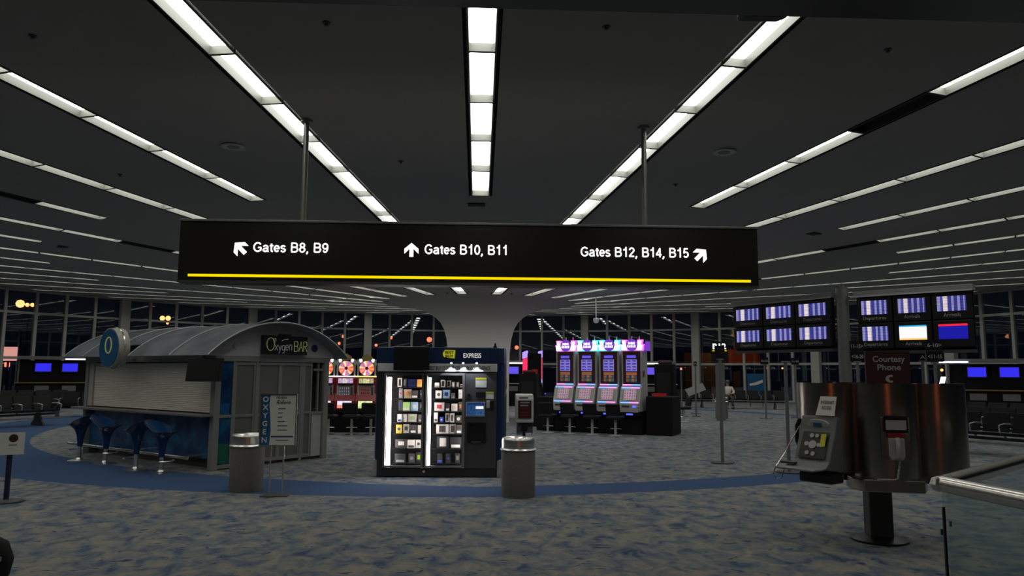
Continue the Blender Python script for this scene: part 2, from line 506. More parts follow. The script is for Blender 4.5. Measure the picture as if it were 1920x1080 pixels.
# ------------------------------------------------------------------ mesh building
class MB:
    def __init__(s):
        s.v, s.f, s.mi, s.uv = [], [], [], {}

    def add(s, pts, faces, mi=0):
        n = len(s.v)
        s.v += [tuple(p_) for p_ in pts]
        for f in faces:
            s.f.append([n + i for i in f])
            s.mi.append(mi)
        return s

    def box(s, x0, x1, y0, y1, z0, z1, mi=0, rz=0, c=None):
        pts = [(x, y, z) for z in (z0, z1) for y in (y0, y1) for x in (x0, x1)]
        if rz:
            cx, cy = c if c else ((x0 + x1) / 2, (y0 + y1) / 2)
            ca, sa = math.cos(rz), math.sin(rz)
            pts = [(cx + (x - cx) * ca - (y - cy) * sa, cy + (x - cx) * sa + (y - cy) * ca, z) for x, y, z in pts]
        return s.add(pts, [(0, 2, 3, 1), (4, 5, 7, 6), (0, 1, 5, 4), (1, 3, 7, 5), (3, 2, 6, 7), (2, 0, 4, 6)], mi)

    def quad(s, pts, mi=0):
        s.uv[len(s.f)] = [(0, 0), (1, 0), (1, 1), (0, 1)]
        return s.add(pts, [(0, 1, 2, 3)], mi)

    def front(s, x0, x1, z0, z1, y, mi=0):          # panel looking towards -y, with picture coordinates
        return s.quad([(x0, y, z0), (x1, y, z0), (x1, y, z1), (x0, y, z1)], mi)

    def cyl(s, p0, p1, ra, rb=None, n=16, mi=0, caps=True):
        rb = ra if rb is None else rb
        p0, p1 = Vector(p0), Vector(p1)
        d = (p1 - p0).normalized()
        a = d.orthogonal().normalized()
        b = d.cross(a)
        k = len(s.v)
        pts = []
        for p_, r in ((p0, ra), (p1, rb)):
            for i in range(n):
                t = 2 * PI * i / n
                pts.append(p_ + (a * math.cos(t) + b * math.sin(t)) * r)
        fs = [(i, (i + 1) % n, n + (i + 1) % n, n + i) for i in range(n)]
        if caps:
            fs += [tuple(range(n - 1, -1, -1)), tuple(range(n, 2 * n))]
        return s.add(pts, fs, mi)

    def lathe(s, prof, n=24, c=(0, 0), mi=0, a0=0, a1=2 * PI, close=True):
        full = abs(a1 - a0 - 2 * PI) < 1e-6
        m_ = n if full else n + 1
        pts = []
        for r, z in prof:
            for i in range(m_):
                t = a0 + (a1 - a0) * i / n
                pts.append((c[0] + r * math.cos(t), c[1] + r * math.sin(t), z))
        fs = []
        for j in range(len(prof) - 1):
            for i in range(n):
                i2 = (i + 1) % m_
                fs.append((j * m_ + i, j * m_ + i2, (j + 1) * m_ + i2, (j + 1) * m_ + i))
        return s.add(pts, fs, mi)

    def prism(s, poly, y0, y1, mi=0):               # outline in x,z pushed along y
        n = len(poly)
        pts = [(x, y0, z) for x, z in poly] + [(x, y1, z) for x, z in poly]
        fs = [tuple(range(n)), tuple(range(2 * n - 1, n - 1, -1))] + [((i + 1) % n, i, n + i, n + (i + 1) % n) for i in range(n)]
        return s.add(pts, fs, mi)

    def slab(s, poly, z0, z1, mi=0):                # outline in x,y pushed up
        n = len(poly)
        pts = [(x, y, z0) for x, y in poly] + [(x, y, z1) for x, y in poly]
        fs = [tuple(range(n - 1, -1, -1)), tuple(range(n, 2 * n))] + [(i, (i + 1) % n, n + (i + 1) % n, n + i) for i in range(n)]
        return s.add(pts, fs, mi)

    def side(s, poly, x0, x1, mi=0):                # outline in y,z pushed along x
        n = len(poly)
        pts = [(x0, y, z) for y, z in poly] + [(x1, y, z) for y, z in poly]
        fs = [tuple(range(n - 1, -1, -1)), tuple(range(n, 2 * n))] + [(i, (i + 1) % n, n + (i + 1) % n, n + i) for i in range(n)]
        return s.add(pts, fs, mi)

    def tube(s, path, r, n=8, mi=0):
        path = [Vector(p_) for p_ in path]
        k = len(path)
        pts, fs = [], []
        prev = None
        for j, p_ in enumerate(path):
            d = (path[min(j + 1, k - 1)] - path[max(j - 1, 0)]).normalized()
            a = d.orthogonal().normalized() if prev is None else (prev - d * prev.dot(d)).normalized()
            prev = a
            b = d.cross(a)
            for i in range(n):
                t = 2 * PI * i / n
                pts.append(p_ + (a * math.cos(t) + b * math.sin(t)) * r)
        for j in range(k - 1):
            for i in range(n):
                fs.append((j * n + i, j * n + (i + 1) % n, (j + 1) * n + (i + 1) % n, (j + 1) * n + i))
        fs += [tuple(range(n - 1, -1, -1)), tuple(range((k - 1) * n, k * n))]
        return s.add(pts, fs, mi)

    def mesh(s, name, mats, smooth=False):
        me = bpy.data.meshes.new(name)
        me.from_pydata(s.v, [], s.f)
        for m_ in (mats if isinstance(mats, (list, tuple)) else [mats]):
            me.materials.append(M(m_))
        me.polygons.foreach_set('material_index', s.mi)
        if s.uv:
            ul = me.uv_layers.new(name='UVMap')
            for fi, uvs in s.uv.items():
                for li, c in zip(me.polygons[fi].loop_indices, uvs):
                    ul.data[li].uv = c
        me.update()
        if smooth:
            me.shade_smooth()
            me.set_sharp_from_angle(angle=R_(38))
        return me

    def build(s, name, mats, parent=None, smooth=False, bevel=0, loc=None, rz=0):
        o = bpy.data.objects.new(name, s.mesh(name, mats, smooth))
        COL.objects.link(o)
        if parent is not None:
            o.parent = parent
        if loc is not None:
            o.location = loc
        if rz:
            o.rotation_euler.z = rz
        if bevel:
            b = o.modifiers.new('edge', 'BEVEL')
            b.width = bevel
            b.segments = 2
            b.limit_method = 'ANGLE'
        return o


def tag(o, label=None, cat=None, group=None, kind=None):
    for k, v in (('label', label), ('category', cat), ('group', group), ('kind', kind)):
        if v:
            o[k] = v
    return o


def thing(name, label, cat, loc=(0, 0, 0), rz=0, group=None):
    o = bpy.data.objects.new(name, None)
    COL.objects.link(o)
    o.location = loc
    o.rotation_euler.z = rz
    o.empty_display_size = 0.2
    return tag(o, label, cat, group)


def dup(root, loc, rz, label=None, group=None):
    kids = {}
    for c in bpy.data.objects:
        if c.parent:
            kids.setdefault(c.parent.name, []).append(c)
    def cp(o, par):
        c = o.copy()
        COL.objects.link(c)
        if par is not None:
            c.parent = par
        for k in kids.get(o.name, []):
            cp(k, c)
        return c
    r = cp(root, None)
    r.location = loc
    r.rotation_euler.z = rz
    return tag(r, label, None, group)


def struct(name, mb, mats, smooth=False, label=None, parent=None):
    o = mb.build(name, mats, parent, smooth)
    if parent is None:
        o['kind'] = 'structure'
    if label:
        o['label'] = label
    return o


def letters(name, body, m, parent, c, h, wid=None, depth=0.004, bold=0.0, shear=0.0):
    """raised lettering looking towards -y, middle at c, capital height h, fitted to width wid"""
    cu = bpy.data.curves.new(name, 'FONT')
    cu.body = body
    cu.size = 1
    cu.align_x = 'CENTER'
    cu.offset = bold
    cu.shear = shear
    cu.extrude = 0.001
    cu.resolution_u = 3
    ob = bpy.data.objects.new(name, cu)
    COL.objects.link(ob)
    bpy.context.view_layer.update()
    me = bpy.data.meshes.new_from_object(ob.evaluated_get(bpy.context.evaluated_depsgraph_get()))
    bpy.data.objects.remove(ob)
    bpy.data.curves.remove(cu)
    xs = [v.co.x for v in me.vertices]
    ys = [v.co.y for v in me.vertices]
    if '\n' in body:
        s_ = h / (max(ys) - min(ys))
        y_mid = (max(ys) + min(ys)) / 2
    else:
        s_ = h / 0.73
        y_mid = 0.365
    x_mid = (max(xs) + min(xs)) / 2
    sx = wid / (max(xs) - min(xs)) if wid else s_
    for v in me.vertices:
        v.co = ((v.co.x - x_mid) * sx, -depth if v.co.z > 0 else 0.0, (v.co.y - y_mid) * s_)
    me.materials.clear()
    me.materials.append(M(m))
    me.name = name
    o = bpy.data.objects.new(name, me)
    COL.objects.link(o)
    o.parent = parent
    o.location = c
    return o


ORD = ['first', 'second', 'third', 'fourth', 'fifth', 'sixth', 'seventh', 'eighth', 'ninth', 'tenth', 'eleventh', 'twelfth',
       'thirteenth', 'fourteenth', 'fifteenth', 'sixteenth', 'seventeenth', 'eighteenth', 'nineteenth', 'twentieth']


def project(p_):
    d = Vector(p_) - Vector((0, 0, EYE))
    z = d.dot(fw)
    if z < 0.2:
        return None
    return 960 + F_PX * d.dot(r2) / z, 540 - F_PX * d.dot(u2) / z, z

# ================================================================== THE HALL
HALL_R = 25.3


def zc(r):
    return 3.717 + 0.0715 * r


fl = MB()
N_ = 96
ring = [(CX + 27 * math.cos(2 * PI * i / N_), CY + 27 * math.sin(2 * PI * i / N_)) for i in range(N_)]
fl.slab(ring, -0.12, 0.0)
struct('floor', fl, 'carpet')
fl = MB()
fl.box(-14, 14, -4.5, 0.6, -0.12, -0.002)
struct('floor_entry', fl, 'carpet')

# ---- ceiling: a shallow cone that rises from the column to the windows, slotted for the light rows
NROW = 40
GAP = 0.195
R_IN, R_OUT = 3.0, 25.6
R0, LSEG, R_ODD = 12.648, 1.22, 3.213
L_IN = (R0 - R_ODD) / 8
N_OUT = 9


def axis(k):
    t = R_(9) * k
    return Vector((math.sin(t), -math.cos(t), 0)), Vector((math.cos(t), math.sin(t), 0))


def cpt(k, r, g):
    e, t = axis(k)
    p_ = e * r + t * g
    return p_


cl = MB()
RS = [R_IN, 5, 8, 12, 16, 20, 23, R_OUT]
for k in range(NROW):
    pts, fs = [], []
    for r in RS:
        a, b = cpt(k, r, GAP), cpt(k + 1, r, -GAP)
        ta, tb = math.atan2(a.x, -a.y), math.atan2(b.x, -b.y)
        if tb < ta:
            tb += 2 * PI
        for i in range(5):
            t = ta + (tb - ta) * i / 4
            rr = a.length
            pts.append((CX + rr * math.sin(t), CY - rr * math.cos(t), zc(rr)))
    for j in range(len(RS) - 1):
        for i in range(4):
            q = j * 5 + i
            fs.append((q, q + 5, q + 6, q + 1))
    cl.add(pts, fs)
    spans = [(R0 + N_OUT * LSEG, R_OUT), (R_IN, R_ODD if k % 2 else R0)]
    for ra, rb in spans:
        q = []
        for r, g in ((ra, -GAP), (ra, GAP), (rb, GAP), (rb, -GAP)):
            c = cpt(k, r, g)
            q.append((CX + c.x, CY + c.y, zc(c.length)))
        cl.add(q, [(0, 3, 2, 1)])
struct('ceiling', cl, 'plaster')
pl = MB()
pl.lathe([(2.8, zc(2.8) + 0.24), (R_OUT + 0.3, zc(R_OUT) + 0.24)], 80, (CX, CY))
struct('ceiling_plenum', pl, 'plenum')

# ---- mushroom column in the middle
co = MB()
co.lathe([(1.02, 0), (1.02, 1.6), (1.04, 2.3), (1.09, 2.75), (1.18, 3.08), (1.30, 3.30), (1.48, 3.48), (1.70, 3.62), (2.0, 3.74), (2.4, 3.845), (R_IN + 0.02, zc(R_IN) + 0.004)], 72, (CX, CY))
struct('column', co, 'column_plaster_lit', True, 'pale mushroom-shaped column flaring out into the middle of the ceiling')

# ---- recessed fluorescent panels in radial rows
hb = MB()
hl, hw, dp = 0.607, 0.135, 0.095
rim = 0.155
for s in (-1, 1):
    hb.box(-hl, hl, min(s * hw, s * rim), max(s * hw, s * rim), 0.0, 0.012)
    hb.add([(-hl, s * hw, 0.0), (hl, s * hw, 0.0), (hl, s * (hw - 0.012), dp), (-hl, s * (hw - 0.012), dp)], [(0, 1, 2, 3)])
    x0, x1 = (hl - 0.014, hl) if s > 0 else (-hl, -hl + 0.014)
    hb.box(x0, x1, -hw, hw, 0.0, dp)
hb.box(-hl, hl, -rim, rim, dp + 0.004, dp + 0.02)
house_me = hb.mesh('light_housing', 'fixture')
off_me = hb.mesh('light_housing_unlit', 'fixture_off')
lb = MB()
lb.quad([(-hl + 0.014, -hw, dp), (-hl + 0.014, hw, dp), (hl - 0.014, hw, dp), (hl - 0.014, -hw, dp)])
lens_me = lb.mesh('lens', 'lens')
OFF = {(2, 3), (-4, 1), (5, -1), (-5, -2), (7, -4), (-4, 2), (8, 3), (-9, 2)}
tilt = math.atan(0.0715)
cand = []
for k in range(-19, 21):
    idx = list(range(0, N_OUT)) + (list(range(-8, 0)) if k % 2 else [])
    for i in idx:
        if i >= 0:
            r, sc = R0 + LSEG * (i + 0.5), 1.0
        else:
            r, sc = R0 + L_IN * (i + 0.5), L_IN / LSEG
        e, t = axis(k)
        p_ = Vector((CX + e.x * r, CY + e.y * r, zc(r)))
        if p_.y < 2.75:
            continue
        q = project(p_)
        seen = q is not None and -90 < q[0] < 2010 and -60 < q[1] < 700
        cand.append((0 if seen else 1, q[2] if q else 99, k, i, r, sc, p_))
cand.sort(key=lambda c: (c[0], c[1]))
rest_h, rest_l = MB(), MB()
n_solo = 0
for seen, dist, k, i, r, sc, p_ in cand:
    e, t = axis(k)
    ex = Vector((e.x * math.cos(tilt), e.y * math.cos(tilt), math.sin(tilt)))
    ez = t.cross(ex) * -1
    if ez.z < 0:
        ez = -ez
    ey = ez.cross(ex)
    mw = Matrix(((ex.x * sc, ey.x, ez.x, p_.x), (ex.y * sc, ey.y, ez.y, p_.y), (ex.z * sc, ey.z, ez.z, p_.z), (0, 0, 0, 1)))
    off = (k, i) in OFF
    if seen == 0 and n_solo < 300:
        n_solo += 1
        o = bpy.data.objects.new('ceiling_light', off_me if off else house_me)
        COL.objects.link(o)
        o.matrix_world = mw
        n_from_col = (i + 9 if k % 2 else i + 1)
        if k == 0:
            row = 'central row'
        else:
            row = '%s row %s of centre' % (ORD[abs(k) - 1], 'left' if k < 0 else 'right')
        tag(o, '%s ceiling panel, %s from the column end in the %s' % ('unlit' if off else 'lit', ORD[n_from_col - 1], row),
            'ceiling light', 'recessed panels in the radial ceiling rows')
        if not off:
            l_ = bpy.data.objects.new('lens', lens_me)
            COL.objects.link(l_)
            l_.parent = o
    else:
        for src, dst in ((hb, rest_h), (lb, rest_l)):
            dst.add([mw @ Vector(v) for v in src.v], [tuple(f) for f in src.f])
ro = rest_h.build('ceiling_light_row', 'fixture')
tag(ro, 'remaining lit ceiling panels of the radial rows, far round the hall', 'ceiling light', None, 'stuff')
rest_l.build('lens', 'lens', ro)['kind'] = 'stuff'

# ---- window wall: bays of three panes between grey mullions
BAY = 10.0 / 3
bw = 2 * HALL_R * math.sin(R_(BAY / 2))
Z_T = [0.04, 2.22, 4.42, 5.56]
fr = MB()
fr.box(-bw / 2 - 0.07, -bw / 2 + 0.07, -0.10, 0.06, 0, Z_T[3])
for z, h in ((0.0, 0.10), (Z_T[1] - 0.06, 0.13), (Z_T[2] - 0.05, 0.11), (Z_T[3] - 0.10, 0.10)):
    fr.box(-bw / 2 + 0.07, bw / 2 - 0.07, -0.07, 0.04, z, z + h)
frame_me = fr.mesh('window_frame', 'mullion')
pane_me = []
for a, b in ((0.10, Z_T[1] - 0.06), (Z_T[1] + 0.07, Z_T[2] - 0.05), (Z_T[2] + 0.06, Z_T[3] - 0.10)):
    pm = MB()
    pm.box(-bw / 2 + 0.07, bw / 2 - 0.07, 0.0, 0.012, a, b)
    pane_me.append(pm.mesh('pane', 'window_glass'))
pil = MB()
pil.box(-bw / 2 - 0.24, -bw / 2 + 0.24, -0.42, -0.1, 0, 5.5)
pil_me = pil.mesh('pillar', 'mullion')
n = 0
for k in range(-31, 32):
    n += 1
    ph = R_(BAY * (k + 0.5) - 0.3)
    o = bpy.data.objects.new('window_%d' % n, frame_me)
    COL.objects.link(o)
    o.location = (CX + HALL_R * math.sin(ph), CY + HALL_R * math.cos(ph), 0)
    o.rotation_euler.z = -ph
    o['kind'] = 'structure'
    for pm in pane_me:
        q = bpy.data.objects.new('pane', pm)
        COL.objects.link(q)
        q.parent = o
    if k % 5 == 0:
        q = bpy.data.objects.new('pillar', pil_me)
        COL.objects.link(q)
        q.parent = o

# ---- entry soffit over the photographer
so = MB()
so.box(-14, 14, 2.0, 2.40, 2.89, 5.6)
struct('trim_1', so, 'soffit_dark', label='dark glossy soffit beam over the entry to the hall')
so = MB()
so.box(-14, 14, -4.5, 2.0, 2.89, 3.0)
struct('ceiling_entry', so, 'plaster')
so = MB()
so.box(-14, 14, -4.7, -4.5, -0.1, 3.0)
struct('wall_entry', so, 'plaster')
dv = thing('motion_sensor', 'small dark rounded sensor fixed under the front edge of the entry soffit', 'sensor', (0.99, 2.435, 2.90))
b = MB()
b.slab([(-0.085, -0.03), (0.085, -0.03), (0.085, 0.0), (0.06, 0.03), (-0.085, 0.03)], -0.004, 0.03)
b.build('sensor_body', 'dark_grey', dv, bevel=0.012)
b = MB()
b.box(-0.11, -0.10, -0.03, -0.02, 0.0, 0.05)
b.build('bracket', 'steel', dv)
b = MB()
b.box(-0.11, 0.09, -0.035, 0.03, 0.028, 0.04)
b.build('mounting_plate', 'dark_grey', dv)

# ---- small fittings on the ceiling
def on_ceiling(x, y):
    return (x, y, zc(math.hypot(x - CX, y - CY)))


for x, y, lab in ((-3.49, 10.26, 'round grey ceiling speaker grille left of the gate sign pole'), (3.48, 10.11, 'round grey ceiling speaker grille right of the gate sign pole')):
    t = thing('ceiling_speaker', lab, 'speaker', on_ceiling(x, y), group='round ceiling speakers')
    b = MB()
    b.lathe([(0.0, -0.012), (0.08, -0.012), (0.085, -0.004)], 24)
    b.build('grille', 'mid_grey', t, True)
    b = MB()
    b.lathe([(0.085, -0.006), (0.16, -0.012), (0.17, 0.0)], 28)
    b.build('trim_ring', 'light_grey', t, True)
for x, y, lab in ((-1.51, 6.87, 'small dark sprinkler high up left of the central light row'), (1.21, 6.81, 'small dark sprinkler high up right of the central light row'),
                  (-5.73, 11.69, 'small dark sprinkler between the second and third light rows at left'), (-1.18, 10.64, 'small dark sprinkler left of the central row just above the sign'),
                  (3.16, 11.54, 'small dark sprinkler just right of the right sign pole'), (4.23, 7.16, 'small dark sprinkler high up at the right, beside the unlit panel row'),
                  (-4.55, 7.33, 'small dark sprinkler in the upper left corner of the ceiling'), (0.95, 21.6, 'small sprinkler on the column flare under the sign, right one'), (-0.95, 21.6, 'small sprinkler on the column flare under the sign, left one')):
    t = thing('sprinkler', lab, 'sprinkler', on_ceiling(x, y), group='ceiling sprinklers')
    b = MB()
    b.lathe([(0.0, -0.012), (0.036, -0.01), (0.04, 0.0)], 16)
    b.build('escutcheon', 'dark_grey', t, True)
    b = MB()
    b.cyl((0, 0, -0.03), (0, 0, -0.01), 0.014, n=10)
    b.cyl((0, 0, -0.034), (0, 0, -0.03), 0.02, n=10)
    b.build('sprinkler_head', 'dark_grey', t)
for x, y, lab in ((-0.07, 12.75, 'dark ceiling vent at the end of the central light row'), (7.01, 14.97, 'dark ceiling vent right of the gate sign, between light rows'), (-10.0, 17.91, 'dark ceiling vent left of the gate sign, between light rows')):
    th = math.atan2(x - CX, CY - y)
    t = thing('ceiling_vent', lab, 'vent', on_ceiling(x, y), th)
    b = MB()
    b.box(-0.15, 0.15, -0.11, 0.11, -0.008, 0.003)
    b.build('vent_plate', 'black_matte', t)
    for j in range(4):
        b = MB()
        b.box(-0.13, 0.13, -0.08 + j * 0.05, -0.06 + j * 0.05, -0.016, -0.008)
        b.build('slat', 'dark_grey', t)
cc = thing('security_camera', 'small white dome camera hanging from the ceiling above the slot machines', 'camera', (3.52, 22.0, 3.22))
b = MB()
b.lathe([(0, -0.1), (0.07, -0.07), (0.09, 0.0), (0.09, 0.06), (0, 0.09)], 20)
b.build('dome', 'light_grey', cc, True)
b = MB()
b.cyl((0, 0, 0.08), (0, 0, zc(math.hypot(3.52, 22 - CY)) - 3.22), 0.018, n=10)
b.build('drop_pole', 'light_grey', cc)

# ---- outside: apron, lamps and a jet bridge
b = MB()
b.box(-90, 90, 5, 150, -5.2, -5.0)
struct('ground_apron', b, 'asphalt')
LAMPS = [((-29.18, 48, 5.82), 0.26, 'lamp_orange', 'large orange apron lamp outside the far left window'),
         ((-28.74, 48, 5.75), 0.13, 'lamp_orange', 'left small orange lamp beside the large one outside the left window'),
         ((-28.42, 48.0, 5.75), 0.13, 'lamp_orange', 'right small orange lamp beside the large one outside the left window'),
         ((-23.64, 56, 5.53), 0.19, 'lamp_orange', 'left orange lamp of the pair above the oxygen kiosk roof'),
         ((-23.22, 56, 5.53), 0.19, 'lamp_orange', 'right orange lamp of the pair above the oxygen kiosk roof'),
         ((-23.49, 56.6, 5.21), 0.11, 'lamp_orange', 'smallest orange lamp under the pair above the oxygen kiosk roof'),
         ((-11.29, 62, 4.55), 0.15, 'lamp_red', 'red lamp outside, upper one right of the kiosk roof'),
         ((-11.63, 62, 3.97), 0.12, 'lamp_red', 'red lamp outside, lower one right of the kiosk roof'),
         ((-7.34, 62, 4.46), 0.12, 'lamp_red', 'red lamp outside above the wheel slot machines at right'),
         ((-4.02, 60, 4.25), 0.22, 'lamp_red', 'bright red lamp outside just left of the column'),
         ((-8.57, 62, 3.84), 0.12, 'lamp_red', 'red lamp outside above the wheel slot machines at left'),
         ((3.07, 60, 3.66), 0.17, 'lamp_red', 'red lamp outside just right of the column'),
         ((28.9, 45, 1.94), 0.09, 'lamp_orange', 'left red lamp outside behind the phone pillar'),
         ((29.3, 45, 1.97), 0.10, 'lamp_orange', 'right red lamp outside behind the phone pillar'),
         ((22.98, 58, 2.1), 0.07, 'lamp_orange', 'small orange lamp outside behind the left lane sign'),
         ((24.19, 58, 2.1), 0.07, 'lamp_orange', 'small orange lamp outside behind the near bare pole'),
         ((26.83, 58, 2.12), 0.06, 'lamp_orange', 'small orange lamp outside behind the right display post')]
for (x, y, z), r, m_, lab in LAMPS:
    t = thing('apron_lamp', lab, 'lamp', (x, y, -5.0), group='lamps out on the dark apron')
    b = MB()
    zz = z + 5
    b.lathe([(0, zz - r), (r * 0.7, zz - r * 0.7), (r, zz), (r * 0.7, zz + r * 0.7), (0, zz + r)], 12)
    b.build('bulb', m_, t, True)
    b = MB()
    b.cyl((0, r + 0.08, 0), (0, r + 0.08, zz + r), 0.05, n=8)
    b.build('mast', 'black_matte', t)
jb = thing('jet_bridge', 'orange-lit jet bridge standing outside the right windows', 'jet bridge', (21.1, 60, -5))
b = MB()
b.box(-1.6, 1.6, -1.2, 1.2, 7.35, 8.6)
b.build('tunnel', 'orange_paint', jb)
for j in range(4):
    b = MB()
    b.box(-1.5 + j * 0.95, -1.4 + j * 0.95, -1.28, -1.2, 7.3, 9.2)
    b.build('rib', 'orange_paint', jb)
b = MB()
b.box(-0.3, 0.3, -0.3, 0.3, 0, 7.35)
b.build('support_leg', 'mid_grey', jb)
b = MB()
b.box(-2.2, -1.6, -1.6, 1.4, 5.2, 8.3)
b.build('cab', 'orange_paint', jb)
wl = bpy.data.lights.new('sodium_light', 'POINT')
wl.energy = 130
wl.color = (1.0, 0.38, 0.10)
wl.shadow_soft_size = 0.3
wo = bpy.data.objects.new('sodium_light', wl)
wo.location = (19.2, 54.6, 4.6)
COL.objects.link(wo)
b = MB()
b.box(15.6, 18.2, 55.5, 57, -5, 3.2)
t = b.build('service_hut', 'tan_wall')
tag(t, 'orange-lit service hut wall outside the window left of the far bin', 'hut')
for lab, loc, m_, sz in (('pinkish lit roof sign outside the far left window', (-28.45, 46, 2.6), 'lamp_pink', (0.55, 0.42)), ('red lit sign outside the far left window, lower one', (-28.75, 46.5, 1.95), 'lamp_red', (0.16, 0.14))):
    t = thing('lit_sign', lab, 'sign', loc)
    b = MB()
    b.box(-sz[0], sz[0], -0.04, 0.04, -sz[1], sz[1])
    b.build('sign_panel', m_, t, bevel=0.05)
    b = MB()
    b.box(-0.05, 0.05, 0.04, 0.12, -7 + 0.2, sz[1])
    b.build('mast', 'black_matte', t)

# ================================================================== GATE SIGN
gs = thing('gate_sign', 'long black hanging gate sign with white lettering and a yellow line', 'sign', (-0.08, 9.14, 2.725))
SW, SH = 7.26, 0.795
b = MB()
b.box(-SW / 2, SW / 2, 0.0, 0.26, 0, SH - 0.03)
b.build('sign_box', 'sign_face', gs, bevel=0.01)
b = MB()
b.box(-SW / 2 - 0.01, SW / 2 + 0.01, -0.02, 0.28, SH - 0.03, SH)
b.build('top_trim', 'mid_grey', gs, bevel=0.008)
b = MB()
b.box(-SW / 2, SW / 2, -0.006, 0.0, 0.0, 0.03)
b.build('bottom_trim', 'dark_grey', gs)
b = MB()
b.box(-3.50, 3.52, -0.012, 0.0, 0.076, 0.107)
b.build('yellow_line', 'sign_yellow', gs)
zt = 0.445
GLY = {}


def arc_pts(cx, cz, rx, rz_, a0, a1, n_=14):
    return [(cx + rx * math.cos(R_(a0 + (a1 - a0) * i / n_)), cz + rz_ * math.sin(R_(a0 + (a1 - a0) * i / n_))) for i in range(n_ + 1)]


# stroke letters: advance, strokes (capital height 1)
GLY['G'] = (0.80, [arc_pts(0.39, 0.5, 0.32, 0.43, 42, 318) + [(0.66, 0.20), (0.66, 0.46), (0.42, 0.46)]])
GLY['a'] = (0.58, [arc_pts(0.27, 0.50, 0.18, 0.16, 160, 0) + [(0.45, 0.20), (0.47, 0.09), (0.53, 0.075)], [(0.45, 0.43)] + arc_pts(0.25, 0.22, 0.18, 0.145, 90, 270) + arc_pts(0.25, 0.27, 0.20, 0.195, 280, 350, 6)])
GLY['t'] = (0.36, [[(0.19, 0.86), (0.19, 0.2), (0.22, 0.10), (0.31, 0.08)], [(0.04, 0.655), (0.33, 0.655)]])
GLY['e'] = (0.58, [[(0.10, 0.37), (0.49, 0.37)] + arc_pts(0.29, 0.37, 0.20, 0.29, 0, 318)])
GLY['s'] = (0.54, [arc_pts(0.26, 0.515, 0.165, 0.145, 25, 230, 10) + arc_pts(0.26, 0.215, 0.18, 0.145, 60, -160, 12)])
GLY['B'] = (0.74, [[(0.12, 0.07), (0.12, 0.93), (0.40, 0.93)] + arc_pts(0.40, 0.725, 0.19, 0.205, 90, -90, 10) + [(0.12, 0.52)], [(0.40, 0.52)] + arc_pts(0.42, 0.295, 0.215, 0.225, 90, -90, 10) + [(0.12, 0.07)]])
GLY['8'] = (0.60, [arc_pts(0.30, 0.725, 0.175, 0.195, 0, 360, 20), arc_pts(0.30, 0.29, 0.205, 0.225, 0, 360, 20)])
GLY['9'] = (0.60, [arc_pts(0.30, 0.655, 0.205, 0.265, 0, 360, 20), [(0.505, 0.655)] + arc_pts(0.30, 0.50, 0.205, 0.43, 0, -140, 12)])
GLY['1'] = (0.60, [[(0.12, 0.73), (0.26, 0.76), (0.34, 0.88), (0.36, 0.98), (0.36, 0.02)]])
GLY['0'] = (0.60, [arc_pts(0.30, 0.5, 0.205, 0.43, 0, 360, 24)])
GLY['2'] = (0.60, [arc_pts(0.30, 0.70, 0.20, 0.23, 175, -30, 12) + [(0.12, 0.16), (0.11, 0.07), (0.53, 0.07)]])
GLY['4'] = (0.60, [[(0.40, 0.02), (0.40, 0.90), (0.08, 0.31), (0.08, 0.27), (0.55, 0.27)]])
GLY['5'] = (0.60, [[(0.49, 0.92), (0.17, 0.92), (0.12, 0.49)] + arc_pts(0.29, 0.325, 0.215, 0.255, 125, -145, 14)])
GLY[','] = (0.30, [[(0.15, 0.12), (0.15, 0.0), (0.07, -0.16)]])


def stroke_text(body, xc, zz, h_, wid, par):
    sw = 0.075
    adv = sum(0.34 if c == ' ' else GLY[c][0] for c in body)
    sx = wid / adv
    x_ = xc - wid / 2
    for c in body:
        if c == ' ':
            x_ += 0.34 * sx
            continue
        m_ = MB()
        for st_ in GLY[c][1]:
            P_ = [Vector((p_[0] * sx, p_[1] * h_)) for p_ in st_]
            w_ = sw * h_
            for a_, b_ in zip(P_[:-1], P_[1:]):
                d_ = b_ - a_
                if d_.length < 1e-6:
                    continue
                d_.normalize()
                nn = Vector((-d_.y, d_.x)) * w_
                q_ = [a_ + nn, a_ - nn, b_ - nn, b_ + nn]
                m_.add([(v.x, -0.010, v.y) for v in q_] + [(v.x, 0.0, v.y) for v in q_], [(0, 1, 2, 3), (0, 4, 5, 1), (2, 6, 7, 3)])
            for p_ in P_[1:-1]:
                m_.add([(p_.x + w_ * math.cos(2 * PI * i / 10), -0.010, p_.y + w_ * math.sin(2 * PI * i / 10)) for i in range(10)], [tuple(range(9, -1, -1))])
        m_.build('comma' if c == ',' else ('numeral' if c.isdigit() else 'letter'), 'sign_white', par, loc=(x_, -0.001, zz - h_ / 2))
        x_ += GLY[c][0] * sx


for body, xc, wid, zz in (('Gates B8, B9', -2.262, 0.925, zt + 0.005), ('Gates B10, B11', -0.087, 1.05, zt + 0.005), ('Gates B12, B14, B15', 2.042, 1.385, zt)):
    stroke_text(body, xc, zz, 0.125, wid, gs)


def arrow(ang, cx, cz, s):
    pts = [(-0.14, -0.5), (0.14, -0.5), (0.14, 0.08), (0.5, -0.28), (0.5, 0.08), (0.0, 0.5), (-0.5, 0.08), (-0.5, -0.28), (-0.14, 0.08)]
    ca, sa = math.cos(ang), math.sin(ang)
    out = [(cx + (x * ca - z * sa) * s, cz + (x * sa + z * ca) * s) for x, z in pts]
    m_ = MB()
    k = len(out)
    vs = [(x, -0.009, z) for x, z in out] + [(x, 0.0, z) for x, z in out]
    m_.add(vs, [(0, 1, 2, 8), (2, 3, 4, 5), (2, 5, 8), (8, 5, 6, 7)] + [((i + 1) % k, i, k + i, k + (i + 1) % k) for i in range(k)])
    return m_.build('arrow', 'sign_white', gs)


